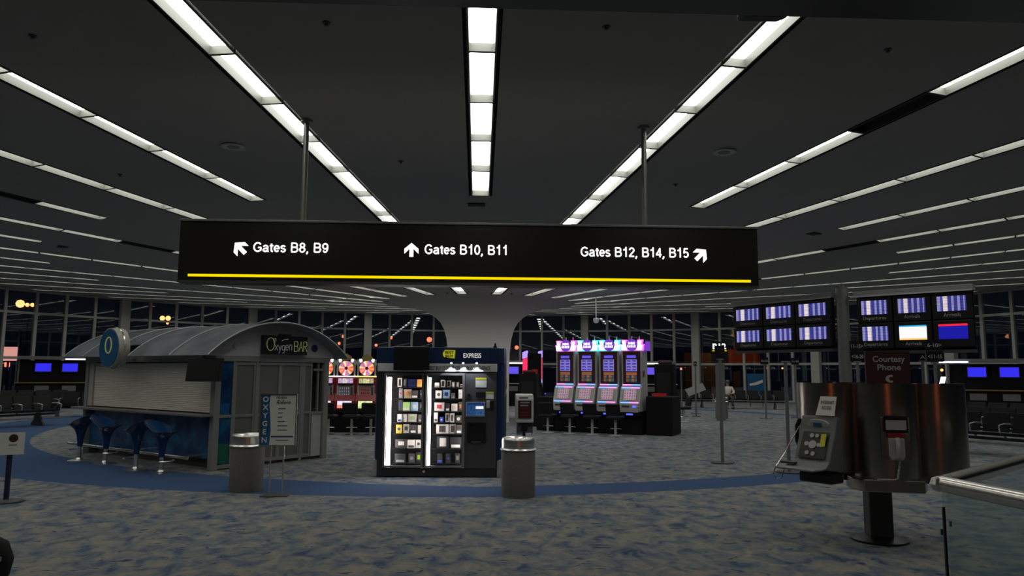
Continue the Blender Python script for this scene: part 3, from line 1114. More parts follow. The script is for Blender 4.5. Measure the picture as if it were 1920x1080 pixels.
arrow(R_(45), -2.885, 0.435, 0.185)
arrow(0, -0.775, 0.44, 0.175)
arrow(R_(-45), 2.888, 0.425, 0.185)
for x in (-2.155, 2.20):
    top = zc(math.hypot(x - 0.08, 9.24 - CY)) - 2.725
    b = MB()
    b.cyl((x, 0.1, SH), (x, 0.1, top), 0.034, n=14)
    b.cyl((x, 0.1, top - 0.03), (x, 0.1, top + 0.005), 0.075, n=14)
    b.build('hanging_pole', 'pole_grey', gs, True)

# ================================================================== VENDING MACHINE
VX, VY, VR = -0.665, 11.93, R_(-3)
vm = thing('vending_machine', 'dark blue electronics vending machine with two lit glass doors', 'vending machine', (VX, VY, 0), VR)
K = 0.00862


def vx(px):
    return (px - 815) * K


def vz(py):
    return 1.65 - (py - 698) * K


b = MB()
x0, x1 = -0.99, 1.10
out = [(x0, 0.10), (x0 + 0.03, 0.06), (x1 - 0.22, 0.06), (x1 - 0.10, 0.10), (x1 - 0.03, 0.20), (x1, 0.34), (x1, 0.95), (x0, 0.95)]
b.slab(out, 0.28, 1.78)
so_ = MB()
b2 = MB()
b2.slab([(x0 + 0.0, 0.04), (x0 + 0.03, 0.0), (x1 - 0.26, 0.0), (x1 - 0.12, 0.05), (x1 - 0.03, 0.17), (x1, 0.33), (x1, 0.95), (x0, 0.95)], 1.78, 2.045)
# the shell is built as walls so that the lit case stays hollow
sh = MB()
sh.slab([(x0, 0.10), (x0 + 0.03, 0.02), (x0 + 0.10, 0.02), (x0 + 0.10, 0.95), (x0, 0.95)], 0.26, 1.78)
sh.build('side_panel', 'navy', vm, bevel=0.01)
sh = MB()
arc = [(0.955 + 0.145 * math.sin(t), 0.02 + 0.30 - 0.30 * math.cos(t)) for t in [i * PI / 2 / 8 for i in range(9)]]
sh.slab(arc + [(1.10, 0.95), (0.955, 0.95)], 0.26, 1.78)
sh.build('side_panel', 'navy', vm, True)
sh = MB()
sh.box(x0 + 0.10, 0.955, 0.88, 0.95, 0.05, 1.78)
sh.build('back_panel', 'black_matte', vm)
b2.build('header', 'navy', vm, bevel=0.012)
for xa, xb in ((x0 - 0.012, x0 + 0.10), (0.965, 1.10)):
    sh = MB()
    sh.box(xa, xb, 0.03, 0.93, 0.0, 0.27)
    sh.build('corner_plinth', 'light_grey', vm, bevel=0.01)
b = MB()
b.box(-0.93, 0.955, -0.02, 0.88, 0.012, 0.145)
b.build('kick_panel', 'panel_black', vm, bevel=0.006)
b = MB()
b.cyl((vx(794), -0.02, 0.09), (vx(794), -0.035, 0.09), 0.022, n=16)
b.build('lock', 'steel', vm, True)
b = MB()
b.box(-0.95, 0.965, -0.045, 0.06, 1.655, 1.782)
b.build('slogan_band', 'silver_band', vm, bevel=0.006)
letters('slogan', 'BEST BUY STORE PRICES. KIOSK CONVENIENCE.', 'ink', vm, (vx(858), -0.046, 1.715), 0.062, 0.98, 0.003, 0.012)
b = MB()
b.box(-0.93, 0.955, -0.02, 0.88, 1.635, 1.655)
b.build('top_panel', 'panel_black', vm)
for xa, xb in ((-0.93, -0.835), (-0.20, -0.18)):
    b = MB()
    b.box(xa, xb, -0.02, 0.5, 0.145, 1.635)
    b.build('door_post', 'panel_black', vm)
# glass doors
for xa, xb in ((-0.835, -0.20), (-0.18, 0.448)):
    d = MB()
    za, zb = 0.150, 1.632
    for q in ((xa, xa + 0.03, za, zb), (xb - 0.035, xb, za, zb), (xa + 0.03, xb - 0.035, za, za + 0.03), (xa + 0.03, xb - 0.035, zb - 0.035, zb)):
        d.box(q[0], q[1], -0.05, -0.012, q[2], q[3])
    dd = d.build('door', 'mid_grey', vm)
    g = MB()
    g.box(xa + 0.028, xb - 0.033, -0.034, -0.026, za + 0.028, zb - 0.033)
    g.build('door_glass', 'case_glass', dd)
    g = MB()
    g.box(xa + 0.045, xa + (0.105 if xa < -0.5 else 0.085), -0.01, 0.03, za + 0.03, zb - 0.07)
    g.build('light_tube', 'strip_white', vm)
    g = MB()
    g.box(xb - 0.034, xb - 0.014, -0.006, 0.03, za + 0.03, zb - 0.07)
    g.build('light_tube', 'strip_white', vm)  # hidden second tube, added to brighten the goods
    g = MB()
    g.box(xa, xb, 0.36, 0.37, 0.145, 1.635)
    g.build('case_back', 'black_matte', vm)
SHELF = [726, 747, 770.5, 791, 812, 839, 866]
for py in SHELF:
    for xa, xb in ((-0.70, -0.215), (-0.075, 0.43)):
        g = MB()
        g.box(xa, xb, 0.11, 0.36, vz(py) - 0.016, vz(py) - 0.004)
        g.build('shelf', 'black_matte', vm)
# control panel
b = MB()
b.box(0.452, 0.955, -0.03, 0.05, 0.145, 1.635)
b.build('control_panel', 'panel_grey', vm, bevel=0.006)
b = MB()
b.box(vx(869.5), vx(904.5), -0.045, -0.03, vz(779), vz(752.5))
ob = b.build('touch_screen', 'light_grey', vm)
b = MB()
b.front(vx(871), vx(903), vz(777.5), vz(754), -0.047)
b.build('screen_image', 'kiosk_page', ob)
b = MB()
b.box(vx(888), vx(902), -0.049, -0.047, vz(765), vz(760.5))
b.build('screen_button', 'white_screen', ob)
b = MB()
b.box(vx(888), vx(906), -0.04, -0.03, vz(743), vz(734.5))
b.build('bill_slot', 'black', vm)
b = MB()
b.cyl((vx(875), -0.045, vz(741)), (vx(875), -0.03, vz(741)), 0.036, n=20)
ob = b.build('camera_ring', 'steel', vm, True)
b = MB()
b.cyl((vx(875), -0.05, vz(741)), (vx(875), -0.045, vz(741)), 0.027, n=20)
b.build('camera_lens', 'black', ob, True)
b = MB()
b.box(vx(887), vx(907.5), -0.034, -0.03, vz(726), vz(708))
ob = b.build('notice', 'paper', vm)
b = MB()
b.box(vx(887), vx(907.5), -0.036, -0.034, vz(712), vz(708))
b.build('notice_header', 'yellow', ob)
b = MB()
b.box(vx(906), vx(921), -0.034, -0.03, vz(747), vz(734))
ob = b.build('notice', 'paper', vm)
b = MB()
b.box(vx(906), vx(921), -0.036, -0.034, vz(737), vz(734))
b.build('notice_header', 'yellow', ob)
b = MB()
b.box(vx(907.5), vx(914), -0.055, -0.03, vz(764), vz(750))
b.build('card_reader', 'light_grey', vm, bevel=0.008)
b = MB()
b.box(vx(915), vx(921), -0.07, -0.03, vz(765), vz(750))
b.build('card_reader', 'black', vm, bevel=0.006)
b = MB()
for q in ((vx(872), vx(876), vz(826), vz(790)), (vx(903), vx(907), vz(826), vz(790)), (vx(876), vx(903), vz(793), vz(790)), (vx(876), vx(903), vz(826), vz(822))):
    b.box(q[0], q[1], -0.05, -0.03, q[2], q[3])
b.box(vx(876), vx(903), -0.034, -0.03, vz(822), vz(793))
ob = b.build('delivery_hatch', 'black', vm)
b = MB()
b.box(vx(881), vx(898), -0.058, -0.05, vz(825.5), vz(824.5))
b.build('hatch_handle', 'steel', ob)
# header logo, lettering, tv, lamps
b = MB()
b.prism([(vx(825), vz(663)), (vx(829), vz(657)), (vx(848.5), vz(657.5)), (vx(847), vz(673)), (vx(828), vz(670.5)), (vx(825.5), vz(667))], -0.016, 0.0)
ob = b.build('price_tag_logo', 'logo_yellow', vm)
letters('logo_lettering', 'BEST\nBUY', 'logo_black', ob, (vx(837.5), -0.0165, vz(665)), 0.105, 0.145, 0.003, 0.03)
letters('header_lettering', 'EXPRESS', 'lit_letter', vm, (vx(880), -0.001, vz(667)), 0.075, 0.285, 0.01, 0.012)
for px in (842, 864, 889):
    b = MB()
    b.cyl((vx(px), -0.055, 1.80), (vx(px), -0.075, 1.793), 0.02, n=14)
    ob = b.build('downlight', 'black', vm)
    b = MB()
    b.cyl((vx(px), -0.075, 1.793), (vx(px), -0.080, 1.787), 0.016, n=12)
    b.build('downlight_bulb', 'spot', ob)
    sl = bpy.data.lights.new('downlight_beam', 'SPOT')
    sl.energy = 7.0
    sl.color = (0.8, 0.86, 1.0)
    sl.spot_size = R_(100)
    sl.shadow_soft_size = 0.01
    so2 = bpy.data.objects.new('downlight_beam', sl)
    COL.objects.link(so2)
    so2.parent = vm
    so2.location = (vx(px), -0.10, 1.785)
    so2.rotation_euler = (R_(-8), 0, 0)
b = MB()
b.cyl((vx(922), 0.2, 2.045), (vx(922), 0.2, 2.075), 0.03, n=12)
b.cyl((vx(922), 0.2, 2.075), (vx(922), 0.2, 2.12), 0.016, n=12)
b.build('antenna', 'black', vm)
b = MB()
b.box(1.10, 1.112, 0.33, 0.62, 0.9, 1.3)
b.build('side_poster', 'light_grey', vm)
b = MB()
b.cyl((1.115, 0.47, 1.48), (1.10, 0.47, 1.48), 0.10, n=20)
b.build('side_badge', 'yellow', vm)
tv = thing('television', 'black flat television hung across the upper left of the vending machine', 'television', (VX - 0.395, VY + 0.02, 1.69), VR)
b = MB()
b.box(-0.285, 0.285, -0.16, -0.10, -0.02, 0.36)
b.build('tv_case', 'black', tv, bevel=0.01)
b = MB()
b.front(-0.265, 0.265, 0.01, 0.34, -0.1615)
b.build('tv_screen', 'black', tv)
b = MB()
b.box(-0.08, 0.08, -0.10, -0.025, 0.12, 0.26)
b.build('wall_bracket', 'dark_grey', tv)

# goods on the shelves: x0,x1,top,shelf,colour,kind,motif (read in a 5.14x view whose corner is 700,680)
Wt, Bk, Bl, Or, Gr, Lb, Dk, Ye = 'white', 'black', 'blue', 'orange', 'green', 'light blue', 'dark', 'yellow'
GC = {'white': (0.62, 0.58, 0.54), 'black': (0.02, 0.02, 0.022), 'blue': (0.02, 0.035, 0.22), 'orange': (0.60, 0.24, 0.05), 'green': (0.30, 0.48, 0.16),
      'light blue': (0.28, 0.44, 0.60), 'dark': (0.055, 0.05, 0.05), 'yellow': (0.62, 0.45, 0.04), 'grey': (0.24, 0.23, 0.23), 'lime': (0.35, 0.60, 0.03), 'bright blue': (0.03, 0.07, 0.45), 'red': (0.5, 0.03, 0.05), 'cream': (0.58, 0.45, 0.34)}
for c, v in GC.items():
    mat('goods_' + c.replace(' ', '_'), v, 0.45, var=0.1, scale=30)
GOODS = {'left': [
    [(200, 242, 152, Wt, 'phone box', Bk), (247, 283, 158, Dk, 'phone box', 'grey'), (292, 380, 164, Bl, 'camera box', Bk), (388, 446, 164, Or, 'box', 'yellow')],
    [(212, 247, 250, 'grey', 'hanging pack', 'red'), (256, 330, 260, 'cream', 'box', Or), (336, 398, 270, Dk, 'box', Wt), (414, 446, 262, Bk, 'box', 'grey')],
    [(208, 246, 362, Dk, 'hanging pack', Bl), (256, 322, 382, Gr, 'box', Wt), (328, 400, 382, Lb, 'box', Wt), (412, 446, 384, Dk, 'box', 'grey')],
    [(205, 246, 498, Wt, 'box', Bl), (251, 293, 498, Wt, 'box', 'light blue'), (299, 388, 498, Wt, 'wide box', Gr), (406, 446, 500, Dk, 'box', 'grey')],
    [(192, 247, 596, Ye, 'box', Bl), (256, 318, 592, Wt, 'box', Dk), (328, 392, 596, Dk, 'box', Wt), (402, 440, 600, Wt, 'box', 'cream')],
    [(186, 300, 738, Dk, 'wide box', Wt), (308, 380, 740, Wt, 'box', Dk), (386, 438, 740, Wt, 'box', Dk)],
    [(190, 290, 868, Bk, 'wide box', 'grey'), (318, 380, 868, Dk, 'box', 'grey'), (388, 440, 856, Bk, 'box', 'lime')]],
    'right': [
    [(560, 604, 194, Wt, 'small box', 'grey'), (616, 660, 168, Wt, 'phone box', Bk), (672, 714, 174, Wt, 'phone box', Bk), (726, 754, 186, 'grey', 'phone', Wt), (764, 796, 184, Dk, 'phone', 'cream'), (804, 828, 208, Wt, 'small box', Dk)],
    [(568, 626, 270, Wt, 'box', Dk), (634, 704, 264, Lb, 'box', Bl), (718, 758, 292, Dk, 'small box', 'grey'), (790, 828, 258, Wt, 'box', 'light blue')],
    [(556, 652, 385, Wt, 'wide box', 'red'), (668, 708, 390, Bk, 'box', Wt), (722, 780, 394, Wt, 'box', 'cream'), (790, 826, 378, Dk, 'box', Or)],
    [(558, 592, 480, Wt, 'hanging pack', Dk), (612, 646, 524, 'bright blue', 'small box', Wt), (664, 704, 488, Wt, 'earphone box', Dk), (714, 752, 488, Wt, 'earphone box', Dk), (764, 822, 508, Dk, 'box', Wt)],
    [(580, 698, 592, Wt, 'wide headphone box', Dk), (706, 766, 592, Wt, 'phone box', Dk), (774, 826, 594, Dk, 'box', Wt)],
    [(586, 702, 708, Bk, 'wide headphone box', Wt), (716, 824, 712, Bk, 'wide box', Wt)],
    [(596, 646, 866, Bk, 'box', 'bright blue'), (676, 720, 866, Bk, 'box', 'bright blue'), (764, 810, 866, Bk, 'box', 'grey')]]}
SY = [237, 345, 465, 572, 678, 818, 955]
ROWN = ['top', 'second', 'third', 'fourth', 'fifth', 'sixth', 'bottom']
mw_v = Matrix.Translation((VX, VY, 0)) @ Matrix.Rotation(VR, 4, 'Z')
for side, rows in GOODS.items():
    for ri, items in enumerate(rows):
        for ci, (xa, xb, top, col, kind, mot) in enumerate(items):
            wx = (xb - xa) / 5.14 * K
            hz = (SY[ri] - top) / 5.14 * K
            cx_ = vx(700 + (xa + xb) / 2 / 5.14)
            yy = 0.15 + 0.03 * ((ri + ci) % 3)
            nm = 'product_box' if 'box' in kind else ('product_pack' if 'pack' in kind else 'boxed_phone')
            t = thing(nm, '%s %s with %s print, %s on the %s shelf, %s glass door' % (col, kind, mot, ORD[ci], ROWN[ri], side), 'product',
                      mw_v @ Vector((cx_, yy + 0.05, vz(SHELF[ri]) - 0.0035)), VR, 'goods on the vending machine shelves')
            b = MB()
            b.box(-wx / 2, wx / 2, -0.05, 0.05, 0, hz)
            b.build('carton', 'goods_' + col.replace(' ', '_'), t)
            b = MB()
            if kind.find('phone box') >= 0 or kind == 'phone':
                b.box(-wx * 0.27, wx * 0.27, -0.053, -0.05, hz * 0.14, hz * 0.86)
            elif 'headphone' in kind:
                arcp = [(wx * 0.05 + 0.045 * math.cos(a), -0.053, hz * 0.45 + 0.05 * math.sin(a)) for a in [PI * i / 10 for i in range(11)]]
                b.tube(arcp, 0.008, 6)
                b.cyl((wx * 0.05 - 0.045, -0.056, hz * 0.38), (wx * 0.05 - 0.045, -0.05, hz * 0.38), 0.022, n=10)
                b.cyl((wx * 0.05 + 0.045, -0.056, hz * 0.38), (wx * 0.05 + 0.045, -0.05, hz * 0.38), 0.022, n=10)
            elif (ri + ci) % 3 == 0:
                b.box(-wx * 0.38, wx * 0.38, -0.053, -0.05, hz * 0.08, hz * 0.34)
            elif (ri + ci) % 3 == 1:
                b.cyl((0, -0.053, hz * 0.5), (0, -0.05, hz * 0.5), min(wx, hz) * 0.27, n=12)
            else:
                b.box(-wx * 0.25, wx * 0.25, -0.053, -0.05, hz * 0.30, hz * 0.74)
            b.build('print', 'goods_' + mot.replace(' ', '_'), t)

# ================================================================== LITTER BINS
def make_bin(label, loc):
    t = thing('litter_bin', label, 'bin', loc, group='round litter bins')
    b = MB()
    b.lathe([(0, 0), (0.222, 0), (0.226, 0.01), (0.230, 0.60), (0.228, 0.615), (0, 0.615)], 40)
    b.build('body', 'bin_grey', t, True)
    b = MB()
    b.lathe([(0.244, 0.612), (0.247, 0.622), (0.236, 0.634), (0.222, 0.64), (0.222, 0.74), (0.218, 0.762), (0.205, 0.776), (0.188, 0.778), (0.165, 0.765), (0.135, 0.735), (0.13, 0.66)], 48)
    b.build('chrome_lid', 'chrome', t, True)
    b = MB()
    b.lathe([(0, 0.655), (0.129, 0.655), (0.132, 0.70)], 32)
    b.build('bin_liner', 'black', t, True)
    return t


bin0 = make_bin('round grey litter bin with chrome lid in front of the oxygen kiosk', (-3.21, 10.62, 0))
dup(bin0, (0.545, 10.12, 0), 0.6, 'round grey litter bin with chrome lid beside the vending machine')
far_bin = dup(bin0, (9.0, 27.2, 0), 1.1, 'small distant litter bin below the gate B12 sign')

# ================================================================== HAND SANITISER STAND
st = thing('sanitiser_stand', 'white hand sanitiser dispenser with dark red label on a black post', 'dispenser', (0.80, 13.0, 0), R_(4))
b = MB()
b.lathe([(0, 0), (0.19, 0), (0.19, 0.015), (0.03, 0.03), (0.026, 0.05), (0.026, 1.0), (0, 1.0)], 24)
b.build('stand_post', 'black', st, True)
b = MB()
b.side([(-0.09, 0.78), (-0.10, 1.18), (-0.07, 1.26), (0.03, 1.28), (0.06, 1.28), (0.06, 0.78)], -0.155, 0.155)
ob = b.build('dispenser_case', 'white_paint', st, bevel=0.015)
b = MB()
b.box(-0.115, 0.115, -0.108, -0.09, 0.86, 1.165)
ob2 = b.build('label_plate', 'maroon', st, bevel=0.006)
for j, (h_, m_) in enumerate(((1.12, 'sign_cream'), (1.07, 'sign_cream'), (1.02, 'red_paint'), (0.95, 'red_paint'), (0.90, 'red_paint'))):
    b = MB()
    b.box(-0.08, 0.08 - 0.02 * (j % 2), -0.111, -0.108, h_, h_ + 0.022)
    b.build('label_line', m_, ob2)
b = MB()
b.side([(-0.10, 0.78), (0.05, 0.78), (0.05, 0.60), (-0.02, 0.57), (-0.10, 0.60)], -0.14, 0.14)
b.build('drip_cover', 'grey_plastic', st)
b = MB()
b.box(-0.06, 0.06, -0.07, 0.03, 0.63, 0.76)
b.build('pump', 'black', st, bevel=0.02)
b = MB()
b.box(-0.10, 0.06, -0.095, -0.091, 1.195, 1.225)
b.build('brand_strip', 'mid_grey', ob)

# ================================================================== OXYGEN KIOSK
OX = thing('oxygen_kiosk', 'grey oxygen bar kiosk with a curved roof and closed roller shutter', 'kiosk', (-4.40, 12.63, 0), 0)
U = Vector((-0.788, 0.616, 0))      # along the long bar front, away from the near corner
V = Vector((0.616, 0.788, 0))       # along the door front
OXROT = math.atan2(V.y, V.x)
OX.rotation_euler.z = OXROT         # local +x runs along the door front, local +y along the bar front (left)
OL, OW, OE = 4.54, 2.43, 1.885


def oxb(name, m_, x0_, x1_, y0_, y1_, z0_, z1_, par=None, bevel=0.0):
    q = MB()
    q.box(x0_, x1_, y0_, y1_, z0_, z1_)
    return q.build(name, m_, par or OX, bevel=bevel)


# local frame: x across (0..OW, 0 = bar front), y back along the bar (0..OL, 0 = door front)
for x_, y_ in ((0.0, 0.0), (OW - 0.11, 0.0), (0.0, OL - 0.12), (OW - 0.11, OL - 0.12)):
    oxb('corner_post', 'kiosk_frame', x_, x_ + 0.11, y_, y_ + 0.12, 0, OE, bevel=0.006)
oxb('plinth', 'plinth_tan', 0.30, OW - 0.1, 0.12, OL - 0.12, 0, 0.16)
oxb('side_wall', 'kiosk_panel', OW - 0.08, OW - 0.03, 0.12, OL - 0.12, 0.0, OE)
oxb('end_wall', 'kiosk_panel', 0.11, OW - 0.11, OL - 0.08, OL - 0.03, 0.0, OE)
# bar front
q = MB()
q.box(0.10, 0.13, 0.12, OL - 0.12, 0.17, 0.88)
q.build('picture_panel', 'sea_print', OX)
q = MB()
n_s = 26
prof = []
z0_, z1_ = 0.94, OE - 0.10
for i in range(n_s):
    a = z0_ + (z1_ - z0_) * i / n_s
    h_ = (z1_ - z0_) / n_s
    prof += [(0.052, a + 0.002), (0.045, a + h_ * 0.25), (0.045, a + h_ * 0.75), (0.052, a + h_ - 0.002), (0.062, a + h_)]
pts, fs = [], []
for x_, z_ in prof:
    pts += [(x_, 0.12, z_), (x_, OL - 0.12, z_)]
for i in range(len(prof) - 1):
    fs.append((2 * i, 2 * i + 2, 2 * i + 3, 2 * i + 1))
q.add(pts, fs)
tag(q.build('roller_shutter', 'shutter', OX), 'pale closed roller shutter')
oxb('shutter_guide', 'cream', 0.02, 0.06, OL - 0.30, OL - 0.12, 0.94, OE - 0.06)
oxb('shutter_guide', 'kiosk_frame', 0.02, 0.06, 0.12, 0.16, 0.94, OE - 0.06)
oxb('bar_counter', 'counter_top', -0.22, 0.14, 0.02, OL + 0.05, 0.885, 0.925, bevel=0.008)
oxb('header_beam', 'kiosk_frame', -0.02, 0.12, 0.0, OL, OE - 0.08, OE + 0.02)
q = MB()
q.cyl((-0.28, 0.25, 0.22), (-0.28, OL - 0.1, 0.22), 0.028, n=12)
ob = q.build('foot_rail', 'steel', OX, True)
for y_ in (0.5, 2.2, 3.9):
    q = MB()
    q.cyl((-0.28, y_, 0.22), (0.12, y_, 0.22), 0.014, n=8)
    q.build('rail_bracket', 'steel', ob, True)
q = MB()
q.lathe([(0.0, 0.926), (0.03, 0.926), (0.03, 0.945), (0.0, 0.955)], 12, (-0.05, 2.0))
q.build('bar_tap', 'chrome', OX, True)
# door front: bays along x
bays = [(0.11, 0.33, 'sea'), (0.40, 0.78, 'panel'), (0.84, 1.34, 'panel2'), (1.34, 1.84, 'none'), (1.88, 2.30, 'clear')]
RZ = 0.86
for xp in (0.345, 0.80, 1.80):
    oxb('door_stile', 'kiosk_frame', xp, xp + 0.045, 0.02, 0.08, 0.02, OE - 0.06)
oxb('top_rail', 'kiosk_frame', 0.11, OW - 0.11, 0.01, 0.10, OE - 0.07, OE + 0.02)
oxb('door_track', 'steel', 0.40, 2.0, -0.02, 0.06, 0.0, 0.02)
# picture bay
ob = oxb('picture_panel', 'sea_print', 0.11, 0.345, 0.04, 0.06, 0.07, OE - 0.07)
oxb('coral_picture', 'coral_green', 0.13, 0.33, 0.036, 0.04, 0.10, 0.42, ob)
oxb('light_picture', 'sea_light', 0.13, 0.31, 0.036, 0.04, 0.90, 1.10, ob)
oxb('mid_rail', 'kiosk_frame', 0.11, 0.345, 0.02, 0.08, RZ, RZ + 0.05)
oxb('bottom_rail', 'kiosk_frame', 0.11, 0.345, 0.02, 0.08, 0.02, 0.08)
# framed grey door leaves
for xa, xb in ((0.39, 0.80), (0.85, 1.325), (1.325, 1.80), (1.85, 2.05)):
    lf = oxb('door_leaf', 'kiosk_panel', xa, xb, 0.05, 0.07, 0.06, OE - 0.08)
    for q_ in ((xa, xa + 0.035, 0.06, OE - 0.08), (xb - 0.035, xb, 0.06, OE - 0.08), (xa + 0.035, xb - 0.035, 0.06, 0.12), (xa + 0.035, xb - 0.035, RZ, RZ + 0.045), (xa + 0.035, xb - 0.035, OE - 0.13, OE - 0.08)):
        oxb('leaf_frame', 'kiosk_frame', q_[0], q_[1], 0.03, 0.05, q_[2], q_[3], lf)
q = MB()
q.cyl((1.42, -0.02, 0.96), (1.70, -0.02, 0.96), 0.012, n=8)
q.build('push_bar', 'chrome', OX)
cg = oxb('side_light', 'clear_glass', 2.08, 2.31, 0.05, 0.06, 0.9, OE - 0.08)
oxb('lower_panel', 'light_grey', 2.08, 2.31, 0.045, 0.065, 0.06, 0.84)
oxb('mid_rail', 'kiosk_frame', 2.05, 2.32, 0.03, 0.08, 0.84, 0.89)
oxb('glazing_bar', 'kiosk_frame', 2.19, 2.215, 0.03, 0.08, 0.9, OE - 0.08)
oxb('glazing_bar', 'kiosk_frame', 2.08, 2.31, 0.03, 0.08, 1.66, 1.70)
# arched roof: chord from x=-0.30 to OW+0.30, rising 0.60
XA, XB, RISE = -0.34, OW + 0.20, 0.60
chord = XB - XA
rad = (chord * chord / 4 + RISE * RISE) / (2 * RISE)
half = math.asin(chord / 2 / rad)
zc0 = OE + 0.02 + RISE - rad


def arcp(i, n_, dr=0.0):
    a = -half + 2 * half * i / n_
    return ((XA + XB) / 2 + (rad + dr) * math.sin(a), zc0 + (rad + dr) * math.cos(a))


NA = 28
DISC_Y = 2.62
panels = [(-0.28, 0.85), (0.87, 2.22), (3.02, 3.95), (3.97, OL + 0.22)]
for ya, yb in panels:
    q = MB()
    o_ = [arcp(i, NA) for i in range(NA + 1)] + [arcp(i, NA, -0.018) for i in range(NA, -1, -1)]
    q.prism([(x_, z_) for x_, z_ in o_], ya, yb)
    q.build('roof_sheet', 'polycarbonate', OX, True)
q = MB()
o_ = [arcp(i, NA) for i in range(3, NA + 1)] + [arcp(i, NA, -0.018) for i in range(NA, 2, -1)]
q.prism(o_, 2.24, 3.0)
q.build('roof_sheet', 'polycarbonate', OX, True)
for y_ in (-0.29, 0.86, 2.23, 3.01, 3.96, OL + 0.22):
    q = MB()
    q.tube([(arcp(i, NA, 0.008)[0], y_, arcp(i, NA, 0.008)[1]) for i in range(NA + 1)], 0.014, 6)
    q.build('roof_rib', 'light_grey', OX, True)
for y_, nm in ((0.0, 'gable'), (OL - 0.05, 'gable')):
    q = MB()
    o_ = [arcp(i, NA, -0.03) for i in range(1, NA)]
    o_ = [(o_[0][0], OE + 0.02)] + o_ + [(o_[-1][0], OE + 0.02)]
    q.prism(o_[::-1], y_, y_ + 0.04)
    gb = q.build(nm, 'kiosk_fascia', OX)
    if y_ == 0.0:
        for x_, m_ in ((0.38, 'light_grey'), (2.05, 'navy')):
            q = MB()
            q.cyl((x_, -0.012, OE + 0.20), (x_, 0.0, OE + 0.20), 0.07, n=20)
            q.build('porthole', m_, gb, True)
# neon name board on the gable
nb = MB()
nb.box(0.84, 1.80, -0.10, -0.03, OE + 0.065, OE + 0.40)
board = nb.build('name_board', 'black', OX)
def neon(strokes, x_, z_, sx, sz, m_, r_=0.0055):
    q_ = MB()
    for st_ in strokes:
        q_.tube([(x_ + p_[0] * sx, -0.109, z_ + p_[1] * sz) for p_ in st_], r_, 6)
    return q_.build('neon_letter', m_, board, True)


zb_ = OE + 0.125
neon([arc_pts(0.5, 0.5, 0.46, 0.5, 60, 420, 24)], 0.895, zb_ + 0.005, 0.175, 0.225, 'neon_pale')
neon([arc_pts(0.5, 0.5, 0.5, 0.5, 200, -80, 10), [(0.1, 0.0), (0.9, 0.95)]], 1.035, zb_ + 0.155, 0.06, 0.07, 'neon_grey', 0.004)
neon([[(0, 0), (1, 1)], [(0, 1), (1, 0)]], 1.075, zb_ + 0.01, 0.06, 0.10, 'neon_grey')
neon([[(0, 1), (0.5, 0.25)], [(1, 1), (0.35, -0.35), (0.1, -0.4)]], 1.150, zb_ + 0.0, 0.06, 0.10, 'neon_grey')
neon([arc_pts(0.5, 0.5, 0.48, 0.45, 0, 360, 16), [(0.98, 1.0), (0.98, -0.2), (0.7, -0.45), (0.2, -0.4)]], 1.226, zb_ + 0.01, 0.062, 0.10, 'neon_grey')
neon([[(0.05, 0.5), (0.95, 0.5)] + arc_pts(0.5, 0.5, 0.47, 0.48, 10, 320, 14)], 1.304, zb_ + 0.015, 0.062, 0.10, 'neon_grey')
neon([[(0.05, 0), (0.05, 1)], [(0.05, 0.7)] + arc_pts(0.5, 0.6, 0.45, 0.4, 150, 0, 8) + [(0.95, 0.0)]], 1.385, zb_ + 0.02, 0.06, 0.10, 'neon_grey')
neon([[(0, 0), (0, 1), (0.5, 1)] + arc_pts(0.5, 0.76, 0.42, 0.24, 90, -90, 8) + [(0.1, 0.52)], [(0.5, 0.52)] + arc_pts(0.55, 0.26, 0.45, 0.26, 90, -90, 8) + [(0, 0)]], 1.50, zb_ + 0.0, 0.085, 0.185, 'neon_pale')
neon([[(0, 0), (0.5, 1), (1, 0)], [(0.2, 0.4), (0.8, 0.4)]], 1.605, zb_ + 0.0, 0.085, 0.185, 'neon_pale')
neon([[(0, 0), (0, 1), (0.5, 1)] + arc_pts(0.5, 0.75, 0.45, 0.25, 90, -90, 8) + [(0.0, 0.5)], [(0.4, 0.5), (1, 0)]], 1.710, zb_ + 0.0, 0.08, 0.185, 'neon_pale')
q = MB()
q.tube([(1.22, -0.108, OE + 0.31), (1.28, -0.108, OE + 0.335), (1.36, -0.108, OE + 0.345)], 0.006, 6)
q.build('neon_swash', 'neon_grey', board)
q = MB()
q.box(1.18, 1.42, -0.12, -0.05, OE + 0.39, OE + 0.43)
q.build('transformer_box', 'black', board)
# round sign over the bar front
q = MB()
q.cyl((-0.50, DISC_Y, OE + 0.17), (-0.30, DISC_Y, OE + 0.17), 0.365, n=48)
dsk = q.build('round_sign', 'cream', OX, True)
q = MB()
q.cyl((-0.512, DISC_Y, OE + 0.17), (-0.50, DISC_Y, OE + 0.17), 0.345, n=48)
q.build('sign_face', 'disc_blue', dsk)
q = MB()
q.tube([(-0.516, DISC_Y + 0.11 * math.cos(t), OE + 0.22 + 0.145 * math.sin(t)) for t in [2 * PI * i / 24 for i in range(25)]], 0.012, 6)
q.build('letter_ring', 'neon_pale', dsk, True)
q = MB()
q.tube([(-0.40, DISC_Y + 0.372 * math.cos(t), OE + 0.17 + 0.372 * math.sin(t)) for t in [2 * PI * i / 40 for i in range(41)]], 0.012, 6)
q.build('sign_hoop', 'steel', dsk, True)
q = MB()
q.box(-0.30, 0.0, DISC_Y - 0.06, DISC_Y + 0.06, OE - 0.02, OE + 0.10)
q.build('sign_bracket', 'kiosk_frame', dsk)

